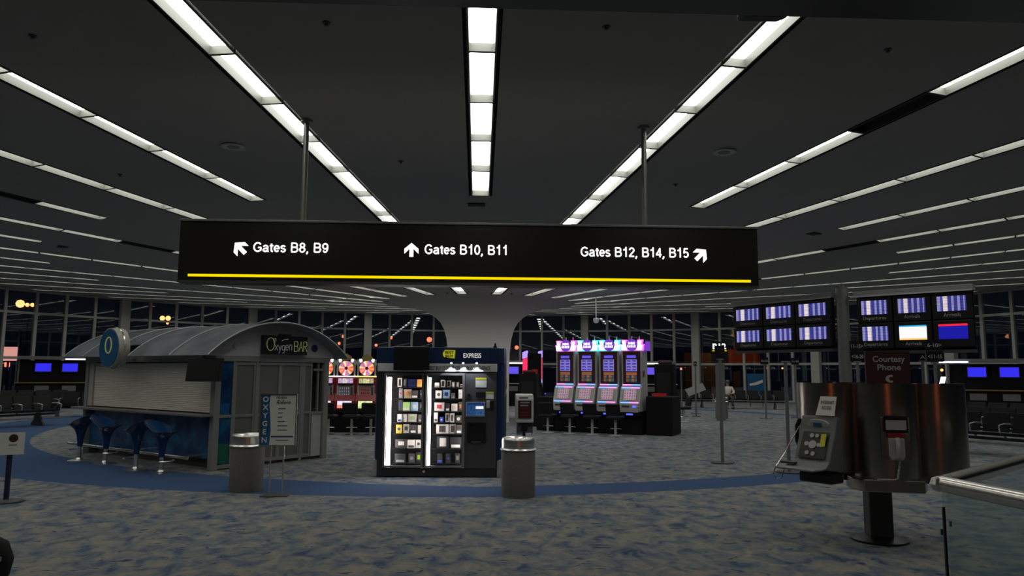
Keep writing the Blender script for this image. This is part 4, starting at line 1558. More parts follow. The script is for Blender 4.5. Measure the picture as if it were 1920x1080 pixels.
mw_o = Matrix.Translation((-4.40, 12.63, 0)) @ Matrix.Rotation(OXROT, 4, 'Z')
tv2 = thing('television', 'black television tilted down at the near corner of the oxygen kiosk', 'television', (-4.50, 12.33, 1.665), R_(-22))
b = MB()
b.side([(-0.03, -0.19), (0.04, -0.19), (0.09, 0.19), (0.02, 0.19)], -0.34, 0.34)
b.build('tv_case', 'black', tv2, bevel=0.008)
b = MB()
b.quad([(-0.32, -0.033, -0.17), (0.32, -0.033, -0.17), (0.32, 0.013, 0.17), (-0.32, 0.013, 0.17)])
b.build('tv_screen', 'black', tv2)
b = MB()
b.cyl((-0.05, 0.06, 0.1), (-0.05, 0.06, 0.27), 0.02, n=8)
b.build('tv_arm', 'dark_grey', tv2)

# bar stools: funnel shells on a chrome post
def make_stool(label, loc, rz):
    t = thing('bar_stool', label, 'stool', loc, rz, 'blue shell stools at the oxygen kiosk')
    q = MB()
    n_ = 28
    prof_ = [(0.045, 0.26), (0.052, 0.36), (0.07, 0.48), (0.11, 0.58), (0.18, 0.65), (0.27, 0.70)]
    pts, fs = [], []
    for j, (r, z) in enumerate(prof_):
        f_ = j / (len(prof_) - 1)
        for i in range(n_):
            a = 2 * PI * i / n_
            lift = max(0.0, math.cos(a)) ** 1.0 * 0.15 * f_ ** 2
            out_ = 1 + 0.10 * math.cos(a) * f_
            pts.append((r * out_ * math.cos(a), r * math.sin(a), z + lift - 0.03 * f_ ** 2 * (math.cos(a) < 0)))
    m_ = len(prof_)
    for (r, z), f_ in (((0.255, 0.70), 1.0), ((0.12, 0.645), 0.45), ((0.0, 0.625), 0.0)):
        for i in range(n_):
            a = 2 * PI * i / n_
            pts.append((r * (1 + 0.10 * math.cos(a) * f_) * math.cos(a), r * math.sin(a), z + max(0.0, math.cos(a)) * 0.15 * f_ ** 2 - 0.03 * f_ ** 2 * (math.cos(a) < 0)))
    for j in range(m_ + 2):
        for i in range(n_):
            fs.append((j * n_ + i, j * n_ + (i + 1) % n_, (j + 1) * n_ + (i + 1) % n_, (j + 1) * n_ + i))
    q.add(pts, fs)
    q.build('seat_shell', 'stool_blue', t, True)
    q = MB()
    q.cyl((0, 0, 0.02), (0, 0, 0.26), 0.032, n=14)
    q.build('post', 'chrome', t, True)
    q = MB()
    q.lathe([(0, 0.0), (0.19, 0.0), (0.19, 0.012), (0.15, 0.02), (0.06, 0.035), (0.04, 0.06), (0, 0.06)], 28)
    q.build('base', 'chrome', t, True)
    q = MB()
    q.tube([(-0.14 * math.cos(a) - 0.05, 0.17 * math.sin(a), 0.20) for a in [-1.3 + 2.6 * i / 10 for i in range(11)]], 0.012, 6)
    q.build('footrest', 'chrome', t, True)
    return t


s0 = make_stool('blue shell bar stool farthest along the kiosk bar, its base most at the left', (-7.30, 14.10, 0), R_(-15))
dup(s0, (-6.60, 13.62, 0), R_(165), 'blue shell bar stool, second from the far end of the kiosk bar')
dup(s0, (-5.69, 12.78, 0), R_(-15), 'blue shell bar stool, third from the far end of the kiosk bar')
dup(s0, (-5.10, 12.36, 0), R_(165), 'blue shell bar stool nearest the corner of the oxygen kiosk')

# poster stand in front of the kiosk
ps = thing('poster_stand', 'metal poster stand with an oxygen price poster beside the litter bin', 'sign stand', (-2.70, 10.20, 0), R_(3))
b = MB()
b.box(-0.215, 0.235, -0.012, 0.012, 0.665, 1.325)
b.build('poster_board', 'paper', ps)
b = MB()
for q_ in ((-0.235, -0.215, 0.645, 1.345), (0.235, 0.25, 0.645, 1.345), (-0.215, 0.235, 1.325, 1.345), (-0.215, 0.235, 0.645, 0.665)):
    b.box(q_[0], q_[1], -0.02, 0.02, q_[2], q_[3])
b.build('poster_frame', 'steel', ps)
b = MB()
b.prism([(-0.215, 0.665), (-0.10, 0.665), (-0.085, 0.85), (-0.10, 1.05), (-0.115, 1.2), (-0.105, 1.325), (-0.215, 1.325)], -0.0135, -0.012)
strip = b.build('poster_band', 'disc_blue', ps)
for j, ch in enumerate('OXYGEN'):
    letters('band_letter', ch, 'paper', strip, (-0.165, -0.0137, 1.275 - j * 0.108), 0.072, None, 0.002, 0.02)
letters('poster_heading', 'Helps', 'ink_blue', ps, (0.04, -0.0137, 1.30), 0.045, None, 0.001, 0.0, 0.3)
letters('poster_heading', 'Relieve', 'ink', ps, (0.07, -0.0137, 1.235), 0.055, 0.19, 0.001, 0.01, 0.4)
for j, wd in enumerate((0.10, 0.06, 0.06, 0.09, 0.13, 0.13)):
    b = MB()
    b.box(0.0, wd, -0.0137, -0.012, 1.14 - j * 0.057, 1.152 - j * 0.057)
    b.build('poster_line', 'ink_blue', ps)
b = MB()
b.box(-0.08, 0.21, -0.0137, -0.012, 0.765, 0.785)
b.build('poster_line', 'ink_blue', ps)
b = MB()
b.box(-0.02, 0.15, -0.0137, -0.012, 0.72, 0.732)
b.build('poster_line', 'mid_grey', ps)
for x_ in (-0.075, 0.095):
    b = MB()
    b.cyl((x_, 0.0, 0.01), (x_, 0.0, 0.66), 0.011, n=10)
    b.build('leg', 'steel', ps)
b = MB()
b.box(-0.17, 0.19, -0.13, 0.13, 0.0, 0.012)
b.build('base_plate', 'dark_grey', ps, bevel=0.004)

# ================================================================== SLOT MACHINES
def make_slot(name, label, loc, rz, top_m, group, art='A'):
    """tall slot machine on a dark stand; front looks towards -y"""
    t = thing(name, label, 'slot machine', loc, rz, group)
    W = 0.60
    q = MB()
    q.box(-W / 2, W / 2, 0.0, 0.60, 0.0, 0.62)
    q.build('stand', 'black_matte', t)
    q = MB()
    q.side([(-0.10, 0.62), (0.60, 0.62), (0.60, 2.26), (0.12, 2.26), (0.12, 1.30), (0.02, 1.26), (-0.12, 0.84)], -W / 2 + 0.01, W / 2 - 0.01)
    q.build('cabinet', 'light_grey', t, bevel=0.008)
    q = MB()
    q.box(-W / 2 + 0.05, W / 2 - 0.05, -0.145, -0.10, 0.60, 0.82)
    q.build('button_deck', 'cream', t, bevel=0.01)
    q = MB()
    q.box(-W / 2 + 0.06, W / 2 - 0.06, 0.085, 0.12, 1.34, 2.24)
    up_ = q.build('upper_door', 'maroon', t, bevel=0.006)
    q = MB()
    q.front(-0.155, 0.155, 1.70, 2.02, 0.083)
    q.build('pay_table', 'pay_table', up_)
    q = MB()
    q.box(-0.13, 0.13, 0.078, 0.085, 2.06, 2.13)
    q.build('title_plate', 'violet_screen' if art == 'A' else 'neon_violet', up_)
    q = MB()
    q.front(-0.15, 0.15, 1.40, 1.67, 0.083)
    q.build('art_glass', 'slot_art', up_)
    for (ya, za, m_) in ((0.07, 1.33, 'neon_pink'), (0.005, 1.25, 'neon_blue'), (-0.13, 0.86, 'neon_blue')):
        for xa, xb, mm in ((-W / 2 + 0.05, 0.0, m_), (0.0, W / 2 - 0.05, 'neon_blue' if m_ == 'neon_pink' else 'neon_pink')):
            q = MB()
            q.cyl((xa, ya, za), (xb, ya, za), 0.016, n=8)
            q.build('neon_tube', mm, t)
    # sloping reel window
    q = MB()
    q.quad([(-0.23, -0.108, 0.90), (0.23, -0.108, 0.90), (0.23, 0.003, 1.225), (-0.23, 0.003, 1.225)])
    fr_ = q.build('reel_frame', 'cream', t)
    q = MB()
    q.quad([(-0.165, -0.106, 0.925), (0.165, -0.106, 0.925), (0.165, -0.006, 1.205), (-0.165, -0.006, 1.205)])
    for v in range(4):
        x_, y_, z_ = q.v[v]
        q.v[v] = (x_, y_ - 0.012, z_ + 0.004)
    q.build('reel_screen', 'reel_screen', fr_)
    q = MB()
    q.box(0.09, 0.19, -0.150, -0.144, 0.72, 0.79)
    q.build('bill_acceptor', 'deck_blue', t)
    q = MB()
    q.box(-0.21, 0.0, -0.150, -0.144, 0.73, 0.78)
    q.build('button_row', 'dark_grey', t)
    q = MB()
    q.box(-0.09, 0.09, -0.132, -0.12, 0.525, 0.57)
    q.build('tray_light', 'deck_blue', t)
    q = MB()
    q.box(-W / 2, W / 2, -0.12, 0.0, 0.50, 0.60)
    q.build('deck_shelf', 'black_matte', t, bevel=0.02)
    # crown-shaped topper with a round badge
    q = MB()
    q.prism([(-0.30, 2.26), (0.30, 2.26), (0.31, 2.36), (0.325, 2.44), (0.28, 2.44), (0.30, 2.56), (0.16, 2.56), (0.15, 2.50), (-0.15, 2.50), (-0.16, 2.56), (-0.30, 2.56), (-0.28, 2.44), (-0.325, 2.44), (-0.31, 2.36)], 0.14, 0.26)
    tp = q.build('topper', top_m, t)
    for sg_ in (-1, 1):
        q = MB()
        o_ = [(0.13, 2.28), (0.285, 2.28), (0.30, 2.36), (0.31, 2.415), (0.26, 2.42), (0.275, 2.535), (0.18, 2.535), (0.175, 2.44), (0.15, 2.34)]
        o_ = [(x_ * sg_, z_) for x_, z_ in o_]
        q.prism(o_ if sg_ > 0 else o_[::-1], 0.128, 0.14)
        q.build('topper_core', top_m + '_core', tp)
    q = MB()
    q.cyl((0, 0.125, 2.415), (0, 0.14, 2.415), 0.165, n=28)
    bd = q.build('badge', 'topper_purple', tp)
    for za, zb, wd in ((2.43, 2.50, 0.10), (2.345, 2.415, 0.125)):
        for j in range(5):
            q = MB()
            q.box(-wd + j * wd * 0.4, -wd + j * wd * 0.4 + wd * 0.3, 0.118, 0.125, za, zb - 0.008 * (j % 2))
            q.build('badge_letter', 'white_screen', bd)
    for x_ in (-0.02, 0.20):
        q = MB()
        q.cyl((x_, 0.20, 2.55), (x_, 0.20, 2.66), 0.016, n=10)
        q.build('candle_light', 'light_grey', tp)
    return t


SA = R_(-30)
dirx = Vector((math.cos(SA), math.sin(SA), 0))
base = Vector((2.42, 20.95, 0))
tops = ['magenta', 'cyan', 'cyan', 'magenta']
tl = ['magenta-topped slot machine at the left end of the bank right of the vending machine', 'cyan-topped slot machine second from the left in the right bank',
      'cyan-topped slot machine third from the left in the right bank', 'magenta-topped slot machine at the right end of the bank, white side showing']
slot_m = None
for i in range(4):
    p_ = base + dirx * (0.655 * i)
    t = make_slot('slot_machine', tl[i], p_, SA, tops[i], 'slot machines of the right bank')
    if i == 3:
        q = MB()
        q.prism([(0.0, 2.22), (0.14, 2.22), (0.07, 2.06)], 0, 0.01)
        q.build('side_triangle', 'white_paint', t, loc=(0.292, 0.0, 0), rz=R_(90))
        q = MB()
        q.box(0.291, 0.299, 0.16, 0.32, 1.55, 1.72)
        q.build('side_notice', 'red_paint', t)
        q = MB()
        q.prism([(-0.08, 2.26), (0.5, 2.26), (0.46, 2.52), (0.10, 2.52)], -0.01, 0.01)
        q.build('topper_side', 'topper_purple', t, loc=(0.35, 0.2, 0), rz=R_(90))
# low black cabinets at both ends
for lab, off_, w_, h_ in (('low black cabinet at the left end of the right slot bank', -0.62, 0.56, 0.96), ('low black cabinet at the right end of the right slot bank', 2.72, 0.72, 1.03)):
    p_ = base + dirx * off_
    t = thing('end_cabinet', lab, 'cabinet', p_, SA)
    q = MB()
    q.box(-w_ / 2, w_ / 2, 0.05, 0.95, 0.02, h_)
    q.build('cabinet_body', 'black_matte', t, bevel=0.03)
    q = MB()
    q.box(-w_ / 2 + 0.02, w_ / 2 - 0.02, 0.07, 0.93, 0.0, 0.04)
    q.build('toe_kick', 'black', t)
    if off_ > 0:
        q = MB()
        q.box(-0.2, 0.12, 0.2, 0.4, h_, h_ + 0.08)
        q.build('red_lamp', 'dull_red', t, bevel=0.01)


def make_casino_stool(label, loc, rz, post, group, seat='vinyl'):
    t = thing('slot_stool', label, 'stool', loc, rz, group)
    q = MB()
    q.box(-0.21, 0.21, -0.20, 0.20, 0.42, 0.52)
    q.build('seat', seat, t, bevel=0.04)
    q = MB()
    q.side([(-0.20, 0.53), (-0.13, 0.53), (-0.19, 0.84), (-0.25, 0.84)], -0.20, 0.20)
    q.build('backrest', seat, t, bevel=0.03)
    q = MB()
    q.cyl((0, 0, 0.012), (0, 0, 0.42), 0.035, n=12)
    q.build('post', post, t, True)
    q = MB()
    q.lathe([(0, 0), (0.17, 0), (0.17, 0.012), (0.04, 0.03), (0, 0.03)], 24)
    q.build('base', post, t, True)
    q = MB()
    q.tube([(0.15 * math.sin(a), 0.15 * math.cos(a), 0.18) for a in [-1.4 + 2.8 * i / 10 for i in range(11)]], 0.01, 6)
    q.build('footrest', 'chrome', t)
    return t


fwdv = Vector((math.sin(SA), -math.cos(SA), 0))
ws = make_casino_stool('black slot stool in front of the leftmost magenta machine', base + dirx * (-0.25) + fwdv * 0.55, SA, 'light_grey', 'black stools along the right slot bank')
for i, lab in ((1, 'black slot stool in front of the left cyan-topped machine'), (2, 'black slot stool in front of the right cyan-topped machine'), (3, 'black slot stool in front of the rightmost magenta machine')):
    dup(ws, base + dirx * (0.655 * i - 0.25) + fwdv * 0.55, SA, lab)
dup(ws, (7.05, 25.3, 0), R_(100), 'black slot stool standing alone right of the right slot bank')

# dark machines of the next bank, turned away
for lab, loc_, rz_, h_ in (('dark slot machine turned away behind the right end cabinet', (5.55, 21.7, 0), R_(150), 1.92),
                           ('dark slot machine turned away left of the right slot bank', (1.62, 23.2, 0), R_(-200), 1.62)):
    t = thing('slot_machine', lab, 'slot machine', loc_, rz_, 'slot machines turned away')
    q = MB()
    q.side([(-0.30, 0.0), (0.30, 0.0), (0.30, h_), (0.0, h_), (-0.02, 1.25), (-0.36, 0.95)], -0.28, 0.28)
    q.build('cabinet', 'black_matte', t, bevel=0.02)
    q = MB()
    q.front(-0.22, 0.22, 1.32, h_ - 0.1, -0.025)
    q.build('art_glass', 'slot_marquee', t)
    q = MB()
    q.box(-0.2, 0.2, 0.05, 0.2, h_, h_ + 0.1)
    q.build('topper', 'maroon', t, bevel=0.03)
    q = MB()
    q.box(-0.2, 0.2, 0.30, 0.306, 0.4, h_ - 0.25)
    q.build('back_door', 'black', t)

# back-to-back bank seen end-on behind the dispenser
eb = thing('end_cabinet', 'tall dark end panel of the red neon slot bank behind the dispenser', 'cabinet', (1.92, 25.3, 0), R_(-4))
q = MB()
q.prism([(-0.24, 0.0), (0.24, 0.0), (0.30, 0.9), (0.20, 1.3), (0.20, 2.30), (-0.20, 2.30), (-0.20, 1.3), (-0.30, 0.9)], 0.0, 0.10)
q.build('end_panel', 'black_matte', eb, bevel=0.01)
q = MB()
q.box(-0.10, 0.10, -0.012, 0.0, 1.62, 1.76)
q.build('exit_plate', 'dull_red', eb)
for j in range(4):
    for s_, nm in ((-1, 'left'), (1, 'right')):
        if s_ > 0 and j > 1:
            continue
        t = thing('slot_machine', 'red neon slot machine, %s from the end panel on its %s side' % (ORD[j], nm), 'slot machine',
                  (1.92 + s_ * 0.02 - 0.0 * j, 25.75 + 0.62 * j, 0), R_(90) if s_ > 0 else R_(-90), 'red neon slot bank')
        q = MB()
        q.side([(-0.34, 0.0), (0.0, 0.0), (0.0, 2.3), (-0.22, 2.3), (-0.22, 1.3), (-0.34, 0.92)], -0.29, 0.29)
        q.build('cabinet', 'black_matte', t)
        for x_ in (-0.24, 0.24):
            q = MB()
            q.box(x_ - 0.025, x_ + 0.025, -0.245, -0.22, 1.45, 2.15)
            q.build('neon_strip', 'neon_red', t)
            q = MB()
            q.box(x_ - 0.025, x_ + 0.025, -0.25, -0.22, 1.30, 1.43)
            q.build('neon_strip', 'neon_violet', t)
        q = MB()
        q.front(-0.2, 0.2, 1.4, 2.2, -0.225)
        q.build('art_glass', 'slot_art', t)
        q = MB()
        q.box(-0.27, 0.27, -0.26, -0.20, 2.17, 2.40)
        q.build('topper', 'neon_violet', t)
        q = MB()
        q.box(-0.26, 0.26, -0.37, -0.34, 0.90, 0.94)
        q.build('deck_light', 'deck_blue', t)

# wheel slot machines between the kiosk and the vending machine
def make_wheel_slot(label, loc, variant):
    t = thing('wheel_slot_machine', label, 'slot machine', loc, R_(4), 'red wheel slot machines')
    q = MB()
    q.box(-0.275, 0.275, 0.0, 0.6, 0.0, 0.62)
    q.build('stand', 'black_matte', t)
    q = MB()
    q.side([(-0.06, 0.62), (0.6, 0.62), (0.6, 1.50), (0.05, 1.50), (0.05, 1.05), (-0.10, 0.85)], -0.275, 0.275)
    q.build('cabinet', 'red_paint', t, bevel=0.006)
    q = MB()
    q.front(-0.20, 0.20, 1.33, 1.46, 0.048)
    q.build('marquee', 'slot_marquee' if variant == 0 else 'slot_marquee_gold', t)
    q = MB()
    q.box(-0.23, 0.23, 0.02, 0.05, 0.94, 1.28)
    f_ = q.build('reel_frame', 'light_grey', t, bevel=0.008)
    q = MB()
    q.front(-0.17, 0.12, 0.98, 1.23, 0.018)
    q.build('reel_screen', 'reel_small' if variant == 0 else 'reel_red', f_)
    q = MB()
    q.box(0.14, 0.20, 0.015, 0.02, 0.98, 1.23)
    q.build('button_strip', 'dark_grey', f_)
    q = MB()
    q.box(-0.20, 0.20, -0.04, 0.03, 1.28, 1.32)
    q.build('hood', 'black', t)
    q = MB()
    q.quad([(-0.19, -0.103, 0.66), (0.19, -0.103, 0.66), (0.19, -0.07, 0.85), (-0.19, -0.07, 0.85)])
    for v in range(4):
        x_, y_, z_ = q.v[v]
        q.v[v] = (x_, y_ - 0.03, z_)
    q.build('belly_glass', 'slot_belly' if variant == 0 else 'slot_belly_lime', t)
    q = MB()
    q.box(-0.26, 0.26, -0.14, -0.05, 0.56, 0.63)
    q.build('deck_shelf', 'black', t)
    q = MB()
    q.box(-0.275, 0.275, 0.02, 0.12, 1.50, 1.53)
    q.build('topper_shelf', 'yellow_glow' if variant else 'tube_white', t)
    q = MB()
    q.cyl((0, 0.10, 1.74), (0, 0.16, 1.74), 0.21, n=32)
    wr = q.build('wheel_rim', 'gold', t)
    for i in range(18):
        a0_, a1_ = 2 * PI * i / 18, 2 * PI * (i + 1) / 18
        q = MB()
        q.add([(0.045 * math.cos(a0_), 0.092, 1.74 + 0.045 * math.sin(a0_)), (0.045 * math.cos(a1_), 0.092, 1.74 + 0.045 * math.sin(a1_)),
               (0.20 * math.cos(a1_), 0.092, 1.74 + 0.20 * math.sin(a1_)), (0.20 * math.cos(a0_), 0.092, 1.74 + 0.20 * math.sin(a0_))], [(3, 2, 1, 0)])
        q.build('wheel_wedge', 'wedge_%d' % [0, 1, 2, 3, 4, 5, 0, 3, 1, 2, 4, 0, 5, 2, 3, 1, 0, 4][i], wr)
    q = MB()
    q.cyl((0, 0.085, 1.74), (0, 0.095, 1.74), 0.045, n=16)
    q.build('wheel_hub', 'red_paint', wr)
    for x_ in (-0.235, 0.235):
        q = MB()
        q.prism([(x_ - 0.02, 1.53), (x_ + 0.02, 1.53), (x_ + 0.018, 1.80), (x_ + 0.05, 1.88), (x_ + 0.02, 1.98), (x_ - 0.02, 1.98), (x_ - 0.05, 1.88), (x_ - 0.018, 1.80)], 0.06, 0.12)
        q.build('side_torch', 'light_grey', t)
    q = MB()
    q.prism([(-0.16, 1.97), (0.16, 1.97), (0.13, 2.06), (0.06, 2.10), (0, 2.15), (-0.06, 2.10), (-0.13, 2.06)], 0.10, 0.20)
    q.build('crown', 'gold', t)
    for x_ in (-0.17, 0.17):
        q = MB()
        q.cyl((x_, 0.085, 1.95), (x_, 0.10, 1.95), 0.05, n=12)
        q.build('crown_lamp', 'tube_white', t)
    return t


LS = [(-4.225, 20.62), (-3.655, 20.58), (-3.085, 20.54)]
make_wheel_slot('wheel slot machine half hidden behind the kiosk corner, leftmost of three', (LS[0][0], LS[0][1], 0), 0)
make_wheel_slot('wheel slot machine in the middle of the three, white glowing belly', (LS[1][0], LS[1][1], 0), 0)
make_wheel_slot('wheel slot machine next to the vending machine, lime glowing belly', (LS[2][0], LS[2][1], 0), 1)
for i, (x_, lab) in enumerate(((-3.93, 'dark stool before the left wheel slot machine, nearest the kiosk'), (-3.33, 'dark stool before the middle wheel slot machine'), (-2.83, 'dark stool before the wheel slot machine nearest the vending machine'))):
    make_casino_stool(lab, (x_, 19.85, 0), R_(-8), 'steel', 'dark stools at the wheel slot machines')
q = MB()
q.box(-2.72, -2.42, 21.4, 21.5, 1.93, 2.12)
t = thing('lit_sign', 'small cyan lit sign behind the wheel slot machines', 'sign', (0, 0, 0))
q.build('sign_panel', 'cyan_dim', t)
q = MB()
q.box(-2.59, -2.55, 21.5, 21.54, 0.0, 2.0)
q.build('sign_post', 'black_matte', t)

# ================================================================== PHONE PILLAR
PX_, PY_ = 4.05, 7.45
PA = math.atan2(PX_, PY_)            # direction from the viewer
pp = thing('phone_pillar', 'clover-shaped steel pay phone pillar with three bulging panels', 'phone pillar', (PX_, PY_, 0), -PA * 0.45)
LOB = [(-0.455, -0.02, R_(235)), (0.02, -0.22, R_(270)), (0.54, -0.02, R_(308)), (0.0, 0.32, R_(90))]
for i, (lx, ly, la) in enumerate(LOB):
    q = MB()
    ra_ = 0.295 if i in (0, 2) else 0.31
    zb_ = (0.68, 0.56, 0.60, 0.6)[i]
    a0_, a1_ = la - R_(105), la + R_(105)
    n_ = 22
    pts, fs = [], []
    for z_ in (zb_, 1.562):
        for rr_ in (ra_, ra_ - 0.02):
            for j in range(n_ + 1):
                a = a0_ + (a1_ - a0_) * j / n_
                pts.append((lx + rr_ * math.cos(a), ly + rr_ * math.sin(a), z_))
    m1 = n_ + 1
    for j in range(n_):
        fs += [(j, j + 1, 2 * m1 + j + 1, 2 * m1 + j), (m1 + j + 1, m1 + j, 3 * m1 + j, 3 * m1 + j + 1), (2 * m1 + j, 2 * m1 + j + 1, 3 * m1 + j + 1, 3 * m1 + j), (j + 1, j, m1 + j, m1 + j + 1)]
    fs += [(0, 2 * m1, 3 * m1, m1), (n_, m1 + n_, 3 * m1 + n_, 2 * m1 + n_)]
    q.add(pts, fs)
    q.build('steel_panel', 'brushed_dark', pp, True)
q = MB()
q.box(-0.36, 0.36, -0.16, 0.26, 0.60, 1.55)
q.build('core', 'black_matte', pp)
for x_ in (-0.245, 0.275):
    q = MB()
    q.box(x_ - 0.02, x_ + 0.02, -0.30, -0.14, 0.55, 1.56)
    q.build('panel_joint', 'black', pp)
q = MB()
q.slab([(-0.27, -0.52), (0.27, -0.52), (0.34, -0.36), (0.34, -0.15), (-0.34, -0.15), (-0.34, -0.36)], 0.54, 0.655)
q.build('ledge', 'brushed_dark', pp, bevel=0.01)
q = MB()
q.box(-0.13, 0.09, -0.14, 0.10, 0.04, 0.60)
q.build('pedestal', 'dark_grey', pp, bevel=0.02)
q = MB()
q.lathe([(0, 0), (0.27, 0), (0.27, 0.02), (0.16, 0.05), (0, 0.05)], 28, (-0.02, -0.02))
q.build('foot', 'black', pp, True)
q = MB()
q.box(-0.20, 0.20, -0.50, -0.47, 1.555, 1.872)
sg = q.build('courtesy_sign', 'maroon', pp)
letters('sign_lettering', 'Courtesy', 'sign_cream', sg, (0.01, -0.501, 1.80), 0.058, 0.29, 0.003, 0.02)
letters('sign_lettering', 'Phone', 'sign_cream', sg, (0.01, -0.501, 1.72), 0.058, 0.21, 0.003, 0.02)
q = MB()
q.prism([(0.035, 1.648), (0.005, 1.645), (-0.02, 1.63), (-0.028, 1.608), (-0.02, 1.585), (0.005, 1.572), (0.035, 1.57), (0.04, 1.59), (0.015, 1.593), (0.005, 1.6), (0.005, 1.618), (0.015, 1.625), (0.04, 1.628)][::-1], -0.504, -0.50)
q.build('handset_symbol', 'sign_cream', sg)
q = MB()
q.box(-0.03, 0.03, -0.47, -0.15, 1.50, 1.56)
q.build('sign_bracket', 'dark_grey', pp)
mw_p = Matrix.Translation((PX_, PY_, 0)) @ Matrix.Rotation(-PA * 0.45, 4, 'Z')

# courtesy phone on the middle panel
cp = thing('courtesy_phone', 'beige wall phone with handset and cord on the middle steel panel', 'phone', mw_p @ Vector((0.02, -0.525, 0.905)), -PA * 0.45)
q = MB()
q.box(-0.13, 0.13, -0.03, 0.005, -0.06, 0.34)
q.build('back_plate', 'brushed_dark', cp, bevel=0.006)
q = MB()
q.box(-0.105, 0.105, -0.055, -0.03, 0.20, 0.36)
ob = q.build('notice_frame', 'black', cp, bevel=0.006)
q = MB()
q.box(-0.09, 0.09, -0.058, -0.055, 0.225, 0.315)
q.build('notice', 'sign_cream', ob)
q = MB()
q.box(-0.075, 0.075, -0.06, -0.03, 0.155, 0.195)
q.build('name_strip', 'red_paint', cp)
q = MB()
q.prism([(-0.07, 0.15), (0.07, 0.15), (0.07, -0.02), (0.05, -0.06), (-0.05, -0.06), (-0.07, -0.02)][::-1], -0.06, -0.03)
q.build('phone_body', 'sign_cream', cp, bevel=0.01)
q = MB()
q.tube([(0.0, -0.075, 0.15), (0.0, -0.095, 0.10), (0.0, -0.098, 0.02), (0.0, -0.085, -0.03)], 0.022, 10)
q.build('handset', 'sign_cream', cp, True)
q = MB()
cord = []
for i in range(60):
    f_ = i / 59
    bx_ = 0.02 - 0.05 * f_ - 0.16 * max(0, f_ - 0.6) / 0.4
    bz_ = -0.06 - 0.22 * min(1, f_ / 0.85) ** 0.9
    cord.append((bx_ + 0.007 * math.cos(i * 1.9), -0.05 - 0.02 * f_ + 0.007 * math.sin(i * 1.9), max(bz_, -0.235)))
q.tube(cord, 0.006, 6)
q.build('cord', 'sign_cream', cp, True)

# web phone on the left panel
wp = thing('internet_phone', 'grey internet pay phone with keypad, folding keyboard shelf and paper note', 'phone', mw_p @ Vector((-0.57, -0.30, 0.70)), R_(-44) - PA * 0.45)
q = MB()
q.side([(-0.30, 0.05), (-0.02, 0.0), (0.02, 0.0), (0.02, 0.52), (-0.06, 0.54), (-0.10, 0.40), (-0.22, 0.12)], -0.19, 0.19)
q.build('housing', 'mid_grey', wp, bevel=0.012)
q = MB()
q.add([(-0.14, -0.245, 0.14), (0.14, -0.245, 0.14), (0.14, -0.125, 0.385), (-0.14, -0.125, 0.385)], [(0, 1, 2, 3)])
for v in range(4):
    x_, y_, z_ = q.v[v]
    q.v[v] = (x_, y_ + 0.012, z_)
kp = q.build('keypad_plate', 'black', wp)
nrm = Vector((0, -0.9, 0.44))
def on_plate(x_, f_):
    return Vector((x_, -0.233 + 0.12 * f_, 0.14 + 0.245 * f_)) + nrm * 0.002
for x_, f_, r_ in ((-0.01, 0.5, 0.042), (-0.075, 0.52, 0.023), (0.055, 0.5, 0.02), (-0.035, 0.84, 0.023), (0.02, 0.84, 0.02), (-0.05, 0.18, 0.022), (0.015, 0.16, 0.022)):
    q = MB()
    c_ = on_plate(x_, f_)
    q.cyl(c_, c_ + nrm * 0.008, r_, n=16)
    q.build('key', 'sign_cream', kp, True)
q = MB()
c_ = on_plate(0.095, 0.62)
q.add([c_ + Vector((-0.025, 0, -0.06)), c_ + Vector((0.03, 0, -0.05)), c_ + Vector((0.03, 0.04, 0.07)), c_ + Vector((-0.025, 0.04, 0.06))], [(0, 1, 2, 3)])
for v in range(4):
    q.v[v] = tuple(Vector(q.v[v]) + nrm * 0.03)
q.build('sticker', 'yellow', kp)
q = MB()
q.cyl((0, -0.095, 0.455), (0, -0.075, 0.46), 0.05, n=24)
for i, v in enumerate(q.v):
    q.v[i] = (v[0] * 2.4, v[1], v[2])
el = q.build('logo_oval', 'light_grey', wp, True)
q = MB()
q.box(-0.045, 0.045, -0.099, -0.095, 0.435, 0.475)
q.build('logo_mark', 'bright_logo' if 'bright_logo' in MATS else 'disc_blue', el)
q = MB()
q.box(-0.25, 0.17, -0.46, -0.20, 0.035, 0.055)
sh_ = q.build('keyboard_shelf', 'kiosk_frame', wp, bevel=0.006)
q = MB()
q.box(-0.12, 0.14, -0.24, -0.22, 0.056, 0.062)
q.build('shelf_strip', 'sign_cream', sh_)
q = MB()
q.box(-0.29, -0.13, -0.30, -0.20, 0.07, 0.09)
q.build('side_tray', 'dark_grey', wp)
q = MB()
q.tube([(-0.20, -0.10, 0.42), (-0.24, -0.16, 0.30), (-0.25, -0.30, 0.16), (-0.25, -0.44, 0.05), (-0.27, -0.45, -0.02), (-0.25, -0.44, -0.07), (-0.2, -0.42, -0.06), (-0.18, -0.40, 0.03)], 0.006, 6)
q.build('handset_cord', 'steel', wp, True)
q = MB()
q.tube([(-0.21, -0.06, 0.50), (-0.24, -0.08, 0.42), (-0.24, -0.08, 0.28), (-0.21, -0.06, 0.20)], 0.022, 8)
q.build('handset', 'black', wp, True)
q = MB()
q.add([(-0.03, -0.075, 0.545), (0.17, -0.075, 0.545), (0.17, -0.02, 0.73), (0.0, -0.02, 0.73), (-0.03, -0.071, 0.545), (0.17, -0.071, 0.545), (0.17, -0.016, 0.73), (0.0, -0.016, 0.73)], [(0, 1, 2, 3), (7, 6, 5, 4), (1, 0, 4, 5), (2, 1, 5, 6), (3, 2, 6, 7), (0, 3, 7, 4)])
pn = q.build('paper_note', 'paper', wp)
l1 = letters('note_lettering', 'INTERNET', 'ink', pn, (0.085, -0.043, 0.675), 0.03, 0.14, 0.001, 0.01)
